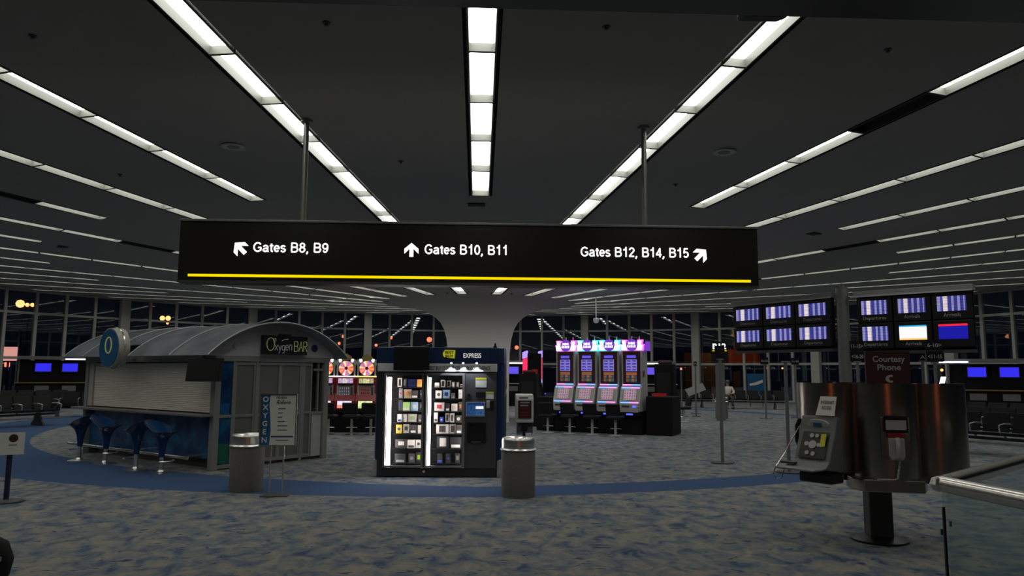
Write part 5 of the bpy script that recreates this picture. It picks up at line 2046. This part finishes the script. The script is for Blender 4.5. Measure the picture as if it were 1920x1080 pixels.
l2 = letters('note_lettering', 'ACCESS', 'ink', pn, (0.08, -0.058, 0.622), 0.03, 0.10, 0.001, 0.01)
for l_ in (l1, l2):
    l_.rotation_euler.x = -math.atan2(0.055, 0.185)
q = MB()
q.box(-0.16, 0.19, -0.20, 0.02, -0.10, 0.0)
q.build('lower_case', 'black', wp, bevel=0.02)

# ================================================================== HANDRAIL AND GLASS
hr = thing('balustrade', 'glass balustrade with a thick steel handrail at the lower right', 'railing', (2.46, 3.92, 0))
RZ_ = 1.07
c0 = Vector((0, 0, RZ_))
e1 = Vector((0.22, -1.75, RZ_))
e2 = Vector((2.6, 2.15, RZ_))
for pth, nm in (([c0 + Vector((0.02, -0.0, 0)), e1], 'handrail'), ([c0 + Vector((0.05, 0.03, 0)), e2], 'handrail')):
    q = MB()
    q.tube([pth[0], pth[0].lerp(pth[1], 0.5), pth[1]], 0.043, 20)
    q.build(nm, 'steel', hr, True)
q = MB()
q.lathe([(0, RZ_ - 0.043), (0.03, RZ_ - 0.031), (0.043, RZ_), (0.03, RZ_ + 0.031), (0, RZ_ + 0.043)], 20)
q.build('rail_corner', 'steel', hr, True)
for e_, s_ in ((e1, 0.012), (e2, 0.012)):
    d_ = Vector((e_.x, e_.y, 0)).normalized()
    n2 = Vector((-d_.y, d_.x, 0)) * 0.006
    a_ = d_ * 0.06
    b_ = Vector((e_.x, e_.y, 0))
    q = MB()
    q.slab([(a_ + n2).to_2d(), (a_ - n2).to_2d(), (b_ - n2).to_2d(), (b_ + n2).to_2d()], 0.06, RZ_ - 0.045)
    q.build('glass_panel', 'rail_glass', hr)
    q = MB()
    n3 = n2 * 4
    q.slab([(a_ * 0.5 + n3).to_2d(), (a_ * 0.5 - n3).to_2d(), (b_ - n3).to_2d(), (b_ + n3).to_2d()], 0.0, 0.06)
    q.build('base_shoe', 'dark_grey', hr)
q = MB()
q.box(0.018, 0.030, 0.0, 0.012, 0.05, RZ_ - 0.12)
q.build('glass_seam', 'black', hr)
for x_, y_, z_ in ((-0.01, -0.02, 0.93), (0.06, 0.01, 0.965)):
    q = MB()
    q.box(x_, x_ + 0.008, y_, y_ + 0.01, z_ - 0.12, z_ - 0.09)
    q.build('glass_clip', 'black', hr)

# ================================================================== FLIGHT DISPLAYS
fd = thing('flight_display', 'tall post carrying two banks of flight information monitors', 'display', (7.92, 15.67, 0))
q = MB()
q.cyl((0, 0, 0), (0, 0, 3.52), 0.13, n=24)
q.build('post', 'pole_grey', fd, True)
q = MB()
q.cyl((0, -0.02, 3.52), (0, -0.02, 3.62), 0.045, n=12)
q.build('post_cap', 'pole_grey', fd, True)
q = MB()
q.lathe([(0, 0), (0.3, 0), (0.3, 0.02), (0.12, 0.05), (0, 0.05)], 24)
q.build('post_base', 'dark_grey', fd, True)


def bank(pa, pb, zlo, zhi, contents):
    pa, pb = Vector(pa), Vector(pb)
    d_ = pb - pa
    ln = d_.length
    ang = math.atan2(d_.y, d_.x)
    bk = MB()
    bk.box(0, ln, 0.06, 0.10, zlo - 0.06, zhi + 0.02)
    fr_ = bk.build('bank_frame', 'black_matte', fd, loc=(pa.x, pa.y, 0), rz=ang)
    bk = MB()
    bk.box(-0.06, ln + 0.02, -0.06, 0.16, zhi + 0.02, zhi + 0.13)
    bk.build('top_beam', 'kiosk_frame', fd, loc=(pa.x, pa.y, 0), rz=ang, bevel=0.006)
    bk = MB()
    bk.box(-0.10, ln + 0.02, -0.10, -0.06, zhi + 0.0, zhi + 0.03)
    bk.build('beam_lip', 'light_grey', fd, loc=(pa.x, pa.y, 0), rz=ang)
    bk = MB()
    bk.box(0, ln, -0.05, 0.12, zlo - 0.10, zlo - 0.04)
    bk.build('bottom_beam', 'dark_grey', fd, loc=(pa.x, pa.y, 0), rz=ang)
    pw = ln / 3
    ph_ = (zhi - zlo) / 2
    for r_ in range(2):
        for c_ in range(3):
            scr, cap = contents[r_][c_]
            mo = MB()
            mo.box(0.015, pw - 0.015, -0.05, 0.06, 0.01, ph_ - 0.01)
            mon = mo.build('monitor', 'black', fd, loc=(pa.x + d_.x / ln * pw * c_, pa.y + d_.y / ln * pw * c_, zhi - ph_ * (r_ + 1)), rz=ang, bevel=0.01)
            mo = MB()
            mo.front(0.105, pw - 0.105, 0.17, ph_ - 0.085, -0.052)
            mo.build('screen', scr, mon)
            if cap:
                letters('caption', cap, 'light_grey', mon, (pw / 2, -0.052, 0.10), 0.075, 0.46 if cap == 'Departures' else 0.30, 0.002, 0.0)


DEP, ARR = ('departures', 'Departures'), ('arrivals', 'Arrivals')
bank((-1.51, 2.53), (-0.18, 0.13), 2.25, 3.31, ((DEP, DEP, DEP), (DEP, DEP, DEP)))
bank((0.17, -0.29), (1.66, -1.85), 2.18, 3.28, ((DEP, ARR, ARR), (DEP, ('page_white', 'Arrivals'), ('page_blue', None))))

# ================================================================== BOARDING LANE SIGNS
def lane_sign(label, loc, h_, rz, texts=None, plate=(0.27, 0.22), base_r=0.22, second=None, name='lane_sign'):
    t = thing(name, label, 'sign post', loc, rz)
    q = MB()
    q.cyl((0, 0, 0.02), (0, 0, h_), 0.03, n=12)
    q.build('post', 'pole_grey', t, True)
    q = MB()
    q.slab([(-base_r, -0.06), (-0.06, -base_r), (0.06, -base_r), (base_r, -0.06), (base_r, 0.06), (0.06, base_r), (-0.06, base_r), (-base_r, 0.06)], 0.0, 0.02)
    q.build('base_plate', 'dark_grey', t)
    q = MB()
    q.box(-0.06, 0.06, -0.035, 0.035, h_ - 0.03, h_)
    q.build('post_head', 'pole_grey', t)
    if texts:
        z_ = h_
        for tx in texts:
            q = MB()
            q.box(-plate[0] / 2, plate[0] / 2, -0.02, 0.02, z_, z_ + plate[1])
            pl_ = q.build('number_plate', 'black_matte', t)
            if tx:
                letters('numbers', tx, 'sign_cream', pl_, (0, -0.021, z_ + plate[1] / 2), 0.075, plate[0] * 0.86, 0.002, 0.01)
            z_ += plate[1] + 0.01
    return t


lane_sign('tall grey lane post on a square foot left of the monitors, dark plate on top', (4.54, 13.75, 0), 1.93, R_(20), [None], (0.20, 0.24))
lane_sign('tall bare grey lane post on a square foot below the left monitors', (5.24, 12.43, 0), 1.87, R_(10))
lane_sign('lane sign reading 11-15 and 16-20 left of the courtesy phone sign', (7.32, 14.0, 0), 1.90, R_(-4), ['<16-20', '11-15>'], (0.26, 0.19))
lane_sign('lane sign reading 6-10 and 11-15 right of the courtesy phone sign', (8.86, 14.0, 0), 1.90, R_(-8), ['<11-15', '6-10>'], (0.30, 0.21))
lane_sign('distant lane post with dark plate, left one under the monitors', (10.62, 27.08, 0), 2.0, R_(-10), ['46-50'], (0.28, 0.26))
lane_sign('distant lane post with dark plate, right one under the monitors', (12.09, 27.78, 0), 2.0, R_(-10), ['51-55'], (0.28, 0.26))
lane_sign('distant slim post with a small red lamp right of the slot bank', (7.9, 28.6, 0), 1.78, 0, None)
t = thing('warning_lamp', 'tiny red lamp on top of the slim distant post', 'lamp', (7.9, 28.6, 1.78))
q = MB()
q.lathe([(0, 0), (0.03, 0), (0.04, 0.04), (0.025, 0.08), (0, 0.09)], 12)
q.build('lamp_glass', 'lamp_red', t, True)
q = MB()
q.cyl((0, 0, 0), (0, 0, 0.012), 0.045, n=12)
q.build('lamp_base', 'black', t)
for lab, loc in (('small A lane marker on a thin post left of the B12 sign', (8.4, 28.4, 0)), ('small A lane marker on a thin post right of the courtesy sign', (9.6, 15.6, 0))):
    t = lane_sign(lab, loc, 1.95, R_(-10), ['A'], (0.12, 0.16), 0.16, name='lane_marker')

# gate B12 sign on its pillar
gb = thing('gate_marker', 'lit white B12 gate sign on a short silver pillar', 'sign', (8.58, 26.0, 0), R_(-18))
q = MB()
q.box(-0.16, 0.16, 0.0, 0.22, 0, 2.0)
q.build('pillar', 'pole_grey', gb, bevel=0.01)
q = MB()
q.box(-0.30, 0.30, -0.03, 0.25, 2.02, 2.78)
bx = q.build('sign_box', 'black', gb, bevel=0.01)
letters('gate_number', 'B12', 'b12_white', bx, (0.0, -0.031, 2.62), 0.20, 0.46, 0.004, 0.03)
for x_ in (-0.21, 0.21):
    q = MB()
    q.box(x_ - 0.04, x_ + 0.04, -0.034, -0.03, 2.44, 2.47)
    q.build('yellow_dash', 'sign_yellow', bx)

# ================================================================== SEATING
def make_bench(label, loc, rz, n_seats=5, group='black beam seating rows'):
    t = thing('beam_seating', label, 'bench seat', loc, rz, group)
    pw = 0.58
    L_ = n_seats * pw
    q = MB()
    q.box(-L_ / 2, L_ / 2, -0.03, 0.03, 0.30, 0.36)
    q.build('beam', 'dark_grey', t)
    sm, bm_, am = MB(), MB(), MB()
    sm.side([(-0.30, 0.42), (0.16, 0.38), (0.16, 0.44), (-0.30, 0.48)], -0.25, 0.25)
    bm_.side([(0.14, 0.46), (0.20, 0.46), (0.31, 0.86), (0.25, 0.86)], -0.25, 0.25)
    am.tube([(0, -0.02, 0.36), (0, -0.26, 0.48), (0, -0.28, 0.62), (0, -0.10, 0.645), (0, 0.16, 0.64)], 0.017, 8)
    s_me, b_me, a_me = sm.mesh('seat', 'vinyl'), bm_.mesh('backrest', 'vinyl'), am.mesh('armrest', 'chrome', True)
    for i in range(n_seats):
        for nm, me in (('seat', s_me), ('backrest', b_me)):
            o = bpy.data.objects.new(nm, me)
            COL.objects.link(o)
            o.parent = t
            o.location.x = -L_ / 2 + pw * (i + 0.5)
    for i in range(n_seats + 1):
        o = bpy.data.objects.new('armrest', a_me)
        COL.objects.link(o)
        o.parent = t
        o.location.x = -L_ / 2 + pw * i
    for x_ in (-L_ / 2 + 0.5, L_ / 2 - 0.5):
        q = MB()
        q.side([(-0.05, 0.30), (0.05, 0.30), (0.30, 0.03), (0.30, 0.0), (-0.30, 0.0), (-0.30, 0.03)], x_ - 0.03, x_ + 0.03)
        q.build('leg', 'dark_grey', t)
    return t


bn = make_bench('black seat row in the distance right, left of the yellow floor sign', (13.0, 34.6, 0), R_(-12))
dup(bn, (16.2, 33.4, 0), R_(-24), 'black seat row in the distance right, behind the left lane posts')
dup(bn, (9.9, 35.8, 0), R_(-6), 'black seat row in the distance right, below the B12 sign')
dup(bn, (-13.6, 22.1, 0), R_(62), 'black seat row at the left edge, nearest the small stand sign')
dup(bn, (-15.6, 25.4, 0), R_(50), 'black seat row at far left, behind the nearest row')
dup(bn, (-14.1, 27.6, 0), R_(20), 'black seat row just left of the oxygen kiosk counter')
dup(bn, (-17.4, 29.5, 0), R_(40), 'black seat row farthest left in front of the blue screens')
dup(bn, (10.75, 15.2, 0), R_(-62), 'black seat row at the right edge, nearest the handrail')
dup(bn, (12.6, 17.5, 0), R_(-62), 'black seat row at the right edge, second from the handrail')
dup(bn, (14.6, 20.5, 0), R_(-62), 'black seat row at right in front of the grey counter panels')

# ================================================================== GATE COUNTERS
def make_counter(label, loc, rz, n_scr, scr, group=None, tube='tube_cool', tube_x=None, w_=2.9):
    t = thing('gate_counter', label, 'counter', loc, rz)
    q = MB()
    q.box(-w_ / 2, w_ / 2, 0.55, 0.65, 0.0, 2.05)
    q.build('back_wall', 'black_matte', t)
    q = MB()
    q.box(-w_ / 2, w_ / 2, -0.35, -0.28, 0.0, 1.08)
    q.build('front_panel', 'black_matte', t)
    q = MB()
    q.box(-w_ / 2 - 0.03, w_ / 2 + 0.03, -0.42, 0.0, 1.08, 1.12)
    q.build('counter_top', 'gold' if scr == 'blue_screen' else 'cream', t)
    q = MB()
    q.box(-w_ / 2, w_ / 2, 0.2, 0.65, 2.10, 2.24)
    q.build('canopy', 'mid_grey', t)
    for x_ in (-w_ / 2 + 0.05, w_ / 2 - 0.05):
        q = MB()
        q.cyl((x_, 0.5, 0), (x_, 0.5, 2.1), 0.03, n=8)
        q.build('canopy_post', 'mid_grey', t)
    if tube_x:
        q = MB()
        q.cyl((tube_x[0], 0.16, 2.12), (tube_x[1], 0.16, 2.12), 0.028, n=8)
        q.build('light_tube', tube, t)
    for i in range(n_scr):
        x_ = (i - (n_scr - 1) / 2) * 1.0
        q = MB()
        q.box(x_ - 0.34, x_ + 0.34, 0.47, 0.55, 1.53, 1.98)
        m_ = q.build('wall_monitor', 'black', t)
        q = MB()
        q.front(x_ - 0.29, x_ + 0.29, 1.58, 1.93, 0.468)
        q.build('screen', scr, m_)
        q = MB()
        q.box(x_ - 0.26, x_ + 0.26, -0.37, -0.35, 0.74, 0.98)
        q.build('counter_panel', 'mid_grey', t)
    return t


make_counter('gate counter at far left with two plain blue screens', (-18.3, 33.0, 0), R_(29), 2, 'blue_screen', tube='tube_white', tube_x=(0.3, 1.4))
make_counter('gate counter at far right with two blue screens and a bright tube light', (18.6, 26.0, 0), R_(-35), 2, 'blue_screen', tube_x=(-1.9, -0.75))
make_counter('distant gate counter with one violet screen right of the vending machine', (1.7, 37.0, 0), R_(-3), 1, 'violet_screen', tube='tube_white', tube_x=(-0.7, 1.3), w_=2.6)
make_counter('distant gate counter with one violet screen right of the slot bank', (8.5, 36.5, 0), R_(-13), 1, 'violet_screen', tube='tube_white', tube_x=(-0.9, 0.6), w_=2.6)
t = thing('wall_screen', 'bright white double screen on a post right of the slot bank', 'screen', (9.32, 36.0, 0), R_(-13))
q = MB()
q.box(-0.30, 0.30, 0, 0.06, 1.60, 1.88)
m_ = q.build('monitor', 'black', t)
for x_ in (-0.28, 0.015):
    q = MB()
    q.front(x_, x_ + 0.265, 1.62, 1.86, -0.003)
    q.build('screen', 'white_screen', m_)
q = MB()
q.box(-0.03, 0.03, 0.06, 0.12, 0.0, 1.8)
q.build('post', 'dark_grey', t)
# tablet propped on the right counter
t = thing('desk_screen', 'small bright tilted screen seen above the phone pillar', 'screen', (16.2, 25.3, 0), R_(-32))
q = MB()
q.box(-0.28, 0.28, -0.2, 0.2, 0, 1.30)
q.build('desk', 'black_matte', t)
q = MB()
q.add([(-0.07, -0.1, 1.31), (0.09, -0.1, 1.31), (0.16, -0.02, 1.58), (0.0, -0.02, 1.58)], [(0, 1, 2, 3)])
q.build('tablet', 'tube_cool', t)
# advertising board and floor sign
t = thing('advert_board', 'blue and white advert board leaning behind the distant seats', 'advert', (13.9, 36.6, 0), R_(-15))
q = MB()
q.box(-0.42, 0.42, -0.03, 0.03, 0.55, 1.65)
f_ = q.build('board', 'disc_blue', t)
q = MB()
q.prism([(-0.32, 1.15), (-0.05, 1.22), (0.3, 1.35), (0.32, 1.22), (0.0, 1.08), (-0.32, 1.05)][::-1], -0.036, -0.03)
q.build('swoosh', 'paper', f_)
for x_ in (-0.3, 0.3):
    q = MB()
    q.cyl((x_, 0.06, 0), (x_, 0.0, 0.6), 0.02, n=8)
    q.build('leg', 'dark_grey', t)
t = thing('floor_sign', 'yellow folded floor sign lying by the distant seats', 'floor sign', (14.9, 32.4, 0), R_(-20))
q = MB()
q.prism([(-0.32, 0.0), (0.32, 0.0), (0.32, 0.03), (0.02, 0.24), (-0.02, 0.24), (-0.32, 0.03)][::-1], -0.25, 0.25)
q.build('sign_panel', 'yellow', t)
q = MB()
q.box(-0.06, 0.06, -0.256, -0.25, 0.06, 0.16)
q.build('symbol', 'ink', t)
t = thing('poster_stand', 'tilted white poster on a thin stand left of the distant bin', 'sign stand', (9.0, 30.5, 0), R_(-14))
q = MB()
q.prism([(-0.42, 0.98), (0.30, 1.26), (0.44, 0.98), (-0.26, 0.70)][::-1], -0.01, 0.01)
q.build('poster_board', 'light_grey', t)
q = MB()
q.cyl((0, 0.03, 0.02), (0, 0.03, 1.0), 0.02, n=8)
q.build('post', 'dark_grey', t)
q = MB()
q.lathe([(0, 0), (0.2, 0), (0.2, 0.02), (0, 0.03)], 20)
q.build('base', 'dark_grey', t)

# small stand sign at the left edge
t = thing('stand_sign', 'white card with a round emblem on a dark blue post at the left edge', 'sign stand', (-5.90, 9.74, 0), R_(28))
q = MB()
q.box(-0.13, 0.15, -0.03, -0.02, 0.585, 0.86)
cd = q.build('card', 'paper', t)
q = MB()
q.cyl((0.03, -0.033, 0.79), (0.03, -0.03, 0.79), 0.05, n=20)
q.build('emblem', 'maroon', cd)
q = MB()
q.box(-0.02, 0.07, -0.032, -0.03, 0.70, 0.712)
q.build('card_line', 'mid_grey', cd)
q = MB()
q.cyl((0, 0.02, 0.02), (0, 0.02, 0.84), 0.032, n=14)
q.build('post', 'navy_post', t, True)
q = MB()
q.lathe([(0, 0), (0.20, 0), (0.20, 0.015), (0.06, 0.035), (0, 0.035)], 28, (0, 0.02))
q.build('base', 'dark_grey', t, True)

# dark bag in the lower left corner
t = thing('travel_bag', 'dark rounded travel bag cut off at the lower left corner', 'bag', (-3.93, 6.02, 0), R_(20))
q = MB()
q.lathe([(0, 0.0), (0.20, 0.0), (0.27, 0.06), (0.29, 0.18), (0.25, 0.31), (0.14, 0.39), (0, 0.41)], 28)
for i, v in enumerate(q.v):
    q.v[i] = (v[0] * 1.15, v[1] * 0.8, v[2])
q.build('bag_body', 'black_matte', t, True)
q = MB()
q.tube([(-0.12, 0, 0.38), (-0.08, 0, 0.47), (0.08, 0, 0.47), (0.12, 0, 0.38)], 0.014, 8)
q.build('carry_handle', 'black_matte', t, True)
q = MB()
q.box(0.235, 0.275, -0.16, -0.13, 0.20, 0.23)
q.build('buckle', 'chrome', t)

# ================================================================== SEATED TRAVELLER
def skin_mesh(name, nodes, edges, m_, parent, sub=1):
    me = bpy.data.meshes.new(name)
    me.from_pydata([n_[0] for n_ in nodes], edges, [])
    o = bpy.data.objects.new(name, me)
    COL.objects.link(o)
    sk = o.modifiers.new('skin', 'SKIN')
    
    for i, n_ in enumerate(nodes):
        d_ = me.skin_vertices[0].data[i]
        d_.radius = (n_[1], n_[1])
        d_.use_root = (i == 0)
    ss = o.modifiers.new('smooth', 'SUBSURF')
    ss.levels = ss.render_levels = sub
    bpy.context.view_layer.update()
    dg = bpy.context.evaluated_depsgraph_get()
    m2 = bpy.data.meshes.new_from_object(o.evaluated_get(dg))
    bpy.data.objects.remove(o)
    m2.name = name
    m2.materials.clear()
    m2.materials.append(M(m_))
    m2.shade_smooth()
    q_ = bpy.data.objects.new(name, m2)
    COL.objects.link(q_)
    q_.parent = parent
    return q_



BNX, BNY, BNR = 13.0, 34.6, R_(-12)
sx_ = -1.16
pe = thing('person', 'person in a pale shirt slumped in the distant seat row below the B12 sign', 'person',
           (BNX + sx_ * math.cos(BNR), BNY + sx_ * math.sin(BNR), 0), BNR)
nodes = [((0, 0.02, 0.56), 0.13), ((0, 0.08, 0.74), 0.125), ((0, 0.15, 0.94), 0.135), ((0, 0.17, 1.04), 0.06), ((0, 0.15, 1.12), 0.055), ((0, 0.13, 1.20), 0.085), ((0, 0.14, 1.27), 0.07),
         ((-0.09, -0.02, 0.55), 0.085), ((-0.11, -0.42, 0.54), 0.065), ((-0.11, -0.48, 0.28), 0.055), ((-0.11, -0.46, 0.09), 0.04), ((-0.12, -0.60, 0.05), 0.035),
         ((0.09, -0.02, 0.55), 0.085), ((0.12, -0.42, 0.54), 0.065), ((0.13, -0.50, 0.28), 0.055), ((0.13, -0.50, 0.09), 0.04), ((0.14, -0.64, 0.05), 0.035),
         ((-0.19, 0.14, 0.97), 0.06), ((-0.25, 0.03, 0.74), 0.045), ((-0.12, -0.17, 0.68), 0.035), ((-0.06, -0.23, 0.67), 0.03),
         ((0.19, 0.14, 0.97), 0.06), ((0.27, 0.02, 0.75), 0.045), ((0.14, -0.17, 0.70), 0.035), ((0.07, -0.22, 0.70), 0.03)]
edges = [(0, 1), (1, 2), (2, 3), (3, 4), (4, 5), (5, 6), (0, 7), (7, 8), (8, 9), (9, 10), (10, 11), (0, 12), (12, 13), (13, 14), (14, 15), (15, 16),
         (2, 17), (17, 18), (18, 19), (19, 20), (2, 21), (21, 22), (22, 23), (23, 24)]
for hand, sg_ in ((20, 1), (24, -1)):
    hx, hy, hz_ = nodes[hand][0]
    for j in range(5):
        a = len(nodes)
        ln = (0.05, 0.075, 0.08, 0.075, 0.06)[j]
        nodes.append(((hx + sg_ * 0.035, hy - 0.02 + 0.0 * j, hz_ + 0.028 - 0.016 * j), 0.010))
        nodes.append(((hx + sg_ * (0.035 + ln * 0.6), hy - 0.03, hz_ + 0.026 - 0.016 * j), 0.009))
        nodes.append(((hx + sg_ * (0.035 + ln * 0.9), hy - 0.01, hz_ + 0.02 - 0.016 * j), 0.008))
        edges += [(hand, a), (a, a + 1), (a + 1, a + 2)]
skin_mesh('body', nodes, edges, 'skin', pe, 1)
g_ = 0.022
skin_mesh('shirt', [((0, 0.02, 0.58), 0.15), ((0, 0.08, 0.74), 0.15), ((0, 0.15, 0.94), 0.155), ((0, 0.165, 1.0), 0.09), ((-0.19, 0.14, 0.97), 0.08), ((-0.25, 0.03, 0.74), 0.066), ((-0.15, -0.12, 0.69), 0.055),
                    ((0.19, 0.14, 0.97), 0.08), ((0.27, 0.02, 0.75), 0.066), ((0.17, -0.12, 0.71), 0.055)], [(0, 1), (1, 2), (2, 3), (2, 4), (4, 5), (5, 6), (2, 7), (7, 8), (8, 9)], 'shirt', pe)
skin_mesh('trousers', [((0, 0.02, 0.56), 0.148), ((-0.09, -0.02, 0.55), 0.105), ((-0.11, -0.42, 0.54), 0.085), ((-0.11, -0.48, 0.28), 0.072), ((-0.11, -0.46, 0.12), 0.062),
                       ((0.09, -0.02, 0.55), 0.105), ((0.12, -0.42, 0.54), 0.085), ((0.13, -0.50, 0.28), 0.072), ((0.13, -0.50, 0.12), 0.062)], [(0, 1), (1, 2), (2, 3), (3, 4), (0, 5), (5, 6), (6, 7), (7, 8)], 'trousers', pe)
for x_, y_ in ((-0.12, -0.53), (0.14, -0.57)):
    q = MB()
    q.side([(-0.13, 0.0), (0.09, 0.0), (0.09, 0.09), (0.0, 0.10), (-0.12, 0.055)], -0.05, 0.05)
    q.build('shoe', 'black', pe, bevel=0.015, loc=(x_, y_, 0))
q = MB()
q.lathe([(0.098, 1.20), (0.104, 1.25), (0.085, 1.31), (0.04, 1.345), (0.0, 1.35)], 20, (0, 0.15))
q.build('hair', 'dark_grey', pe, True)
for x_ in (-0.033, 0.033):
    q = MB()
    q.lathe([(0, -0.008), (0.009, 0), (0, 0.008)], 8)
    q.build('eye', 'ink', pe, True, loc=(x_, 0.048, 1.225))
q = MB()
q.add([(-0.014, 0.052, 1.185), (0.014, 0.052, 1.185), (0, 0.03, 1.185), (0, 0.05, 1.225)], [(0, 1, 2), (0, 2, 3), (2, 1, 3), (1, 0, 3)])
q.build('nose', 'skin', pe)
q = MB()
q.box(-0.022, 0.022, 0.046, 0.054, 1.152, 1.160)
q.build('mouth', 'maroon', pe)
for x_ in (-0.092, 0.092):
    q = MB()
    q.lathe([(0, -0.025), (0.014, -0.01), (0.014, 0.015), (0, 0.028)], 10)
    q.build('ear', 'skin', pe, True, loc=(x_, 0.14, 1.20))

# unseen orange glow panel, added for the red streaks on the steel pillar
t = thing('added_glow_panel', 'added unseen orange red glow panel on the entry wall behind the viewer', 'sign', (1.3, -4.35, 0))
q = MB()
q.box(-0.30, 0.30, -0.10, 0.02, 0.5, 2.7)
q.build('glow_panel_case', 'black', t)
q = MB()
q.quad([(0.26, 0.025, 0.54), (-0.26, 0.025, 0.54), (-0.26, 0.025, 2.66), (0.26, 0.025, 2.66)])
q.build('sign_panel', 'added_orange_glow', t)  # glowing face of the added panel, no shop sign
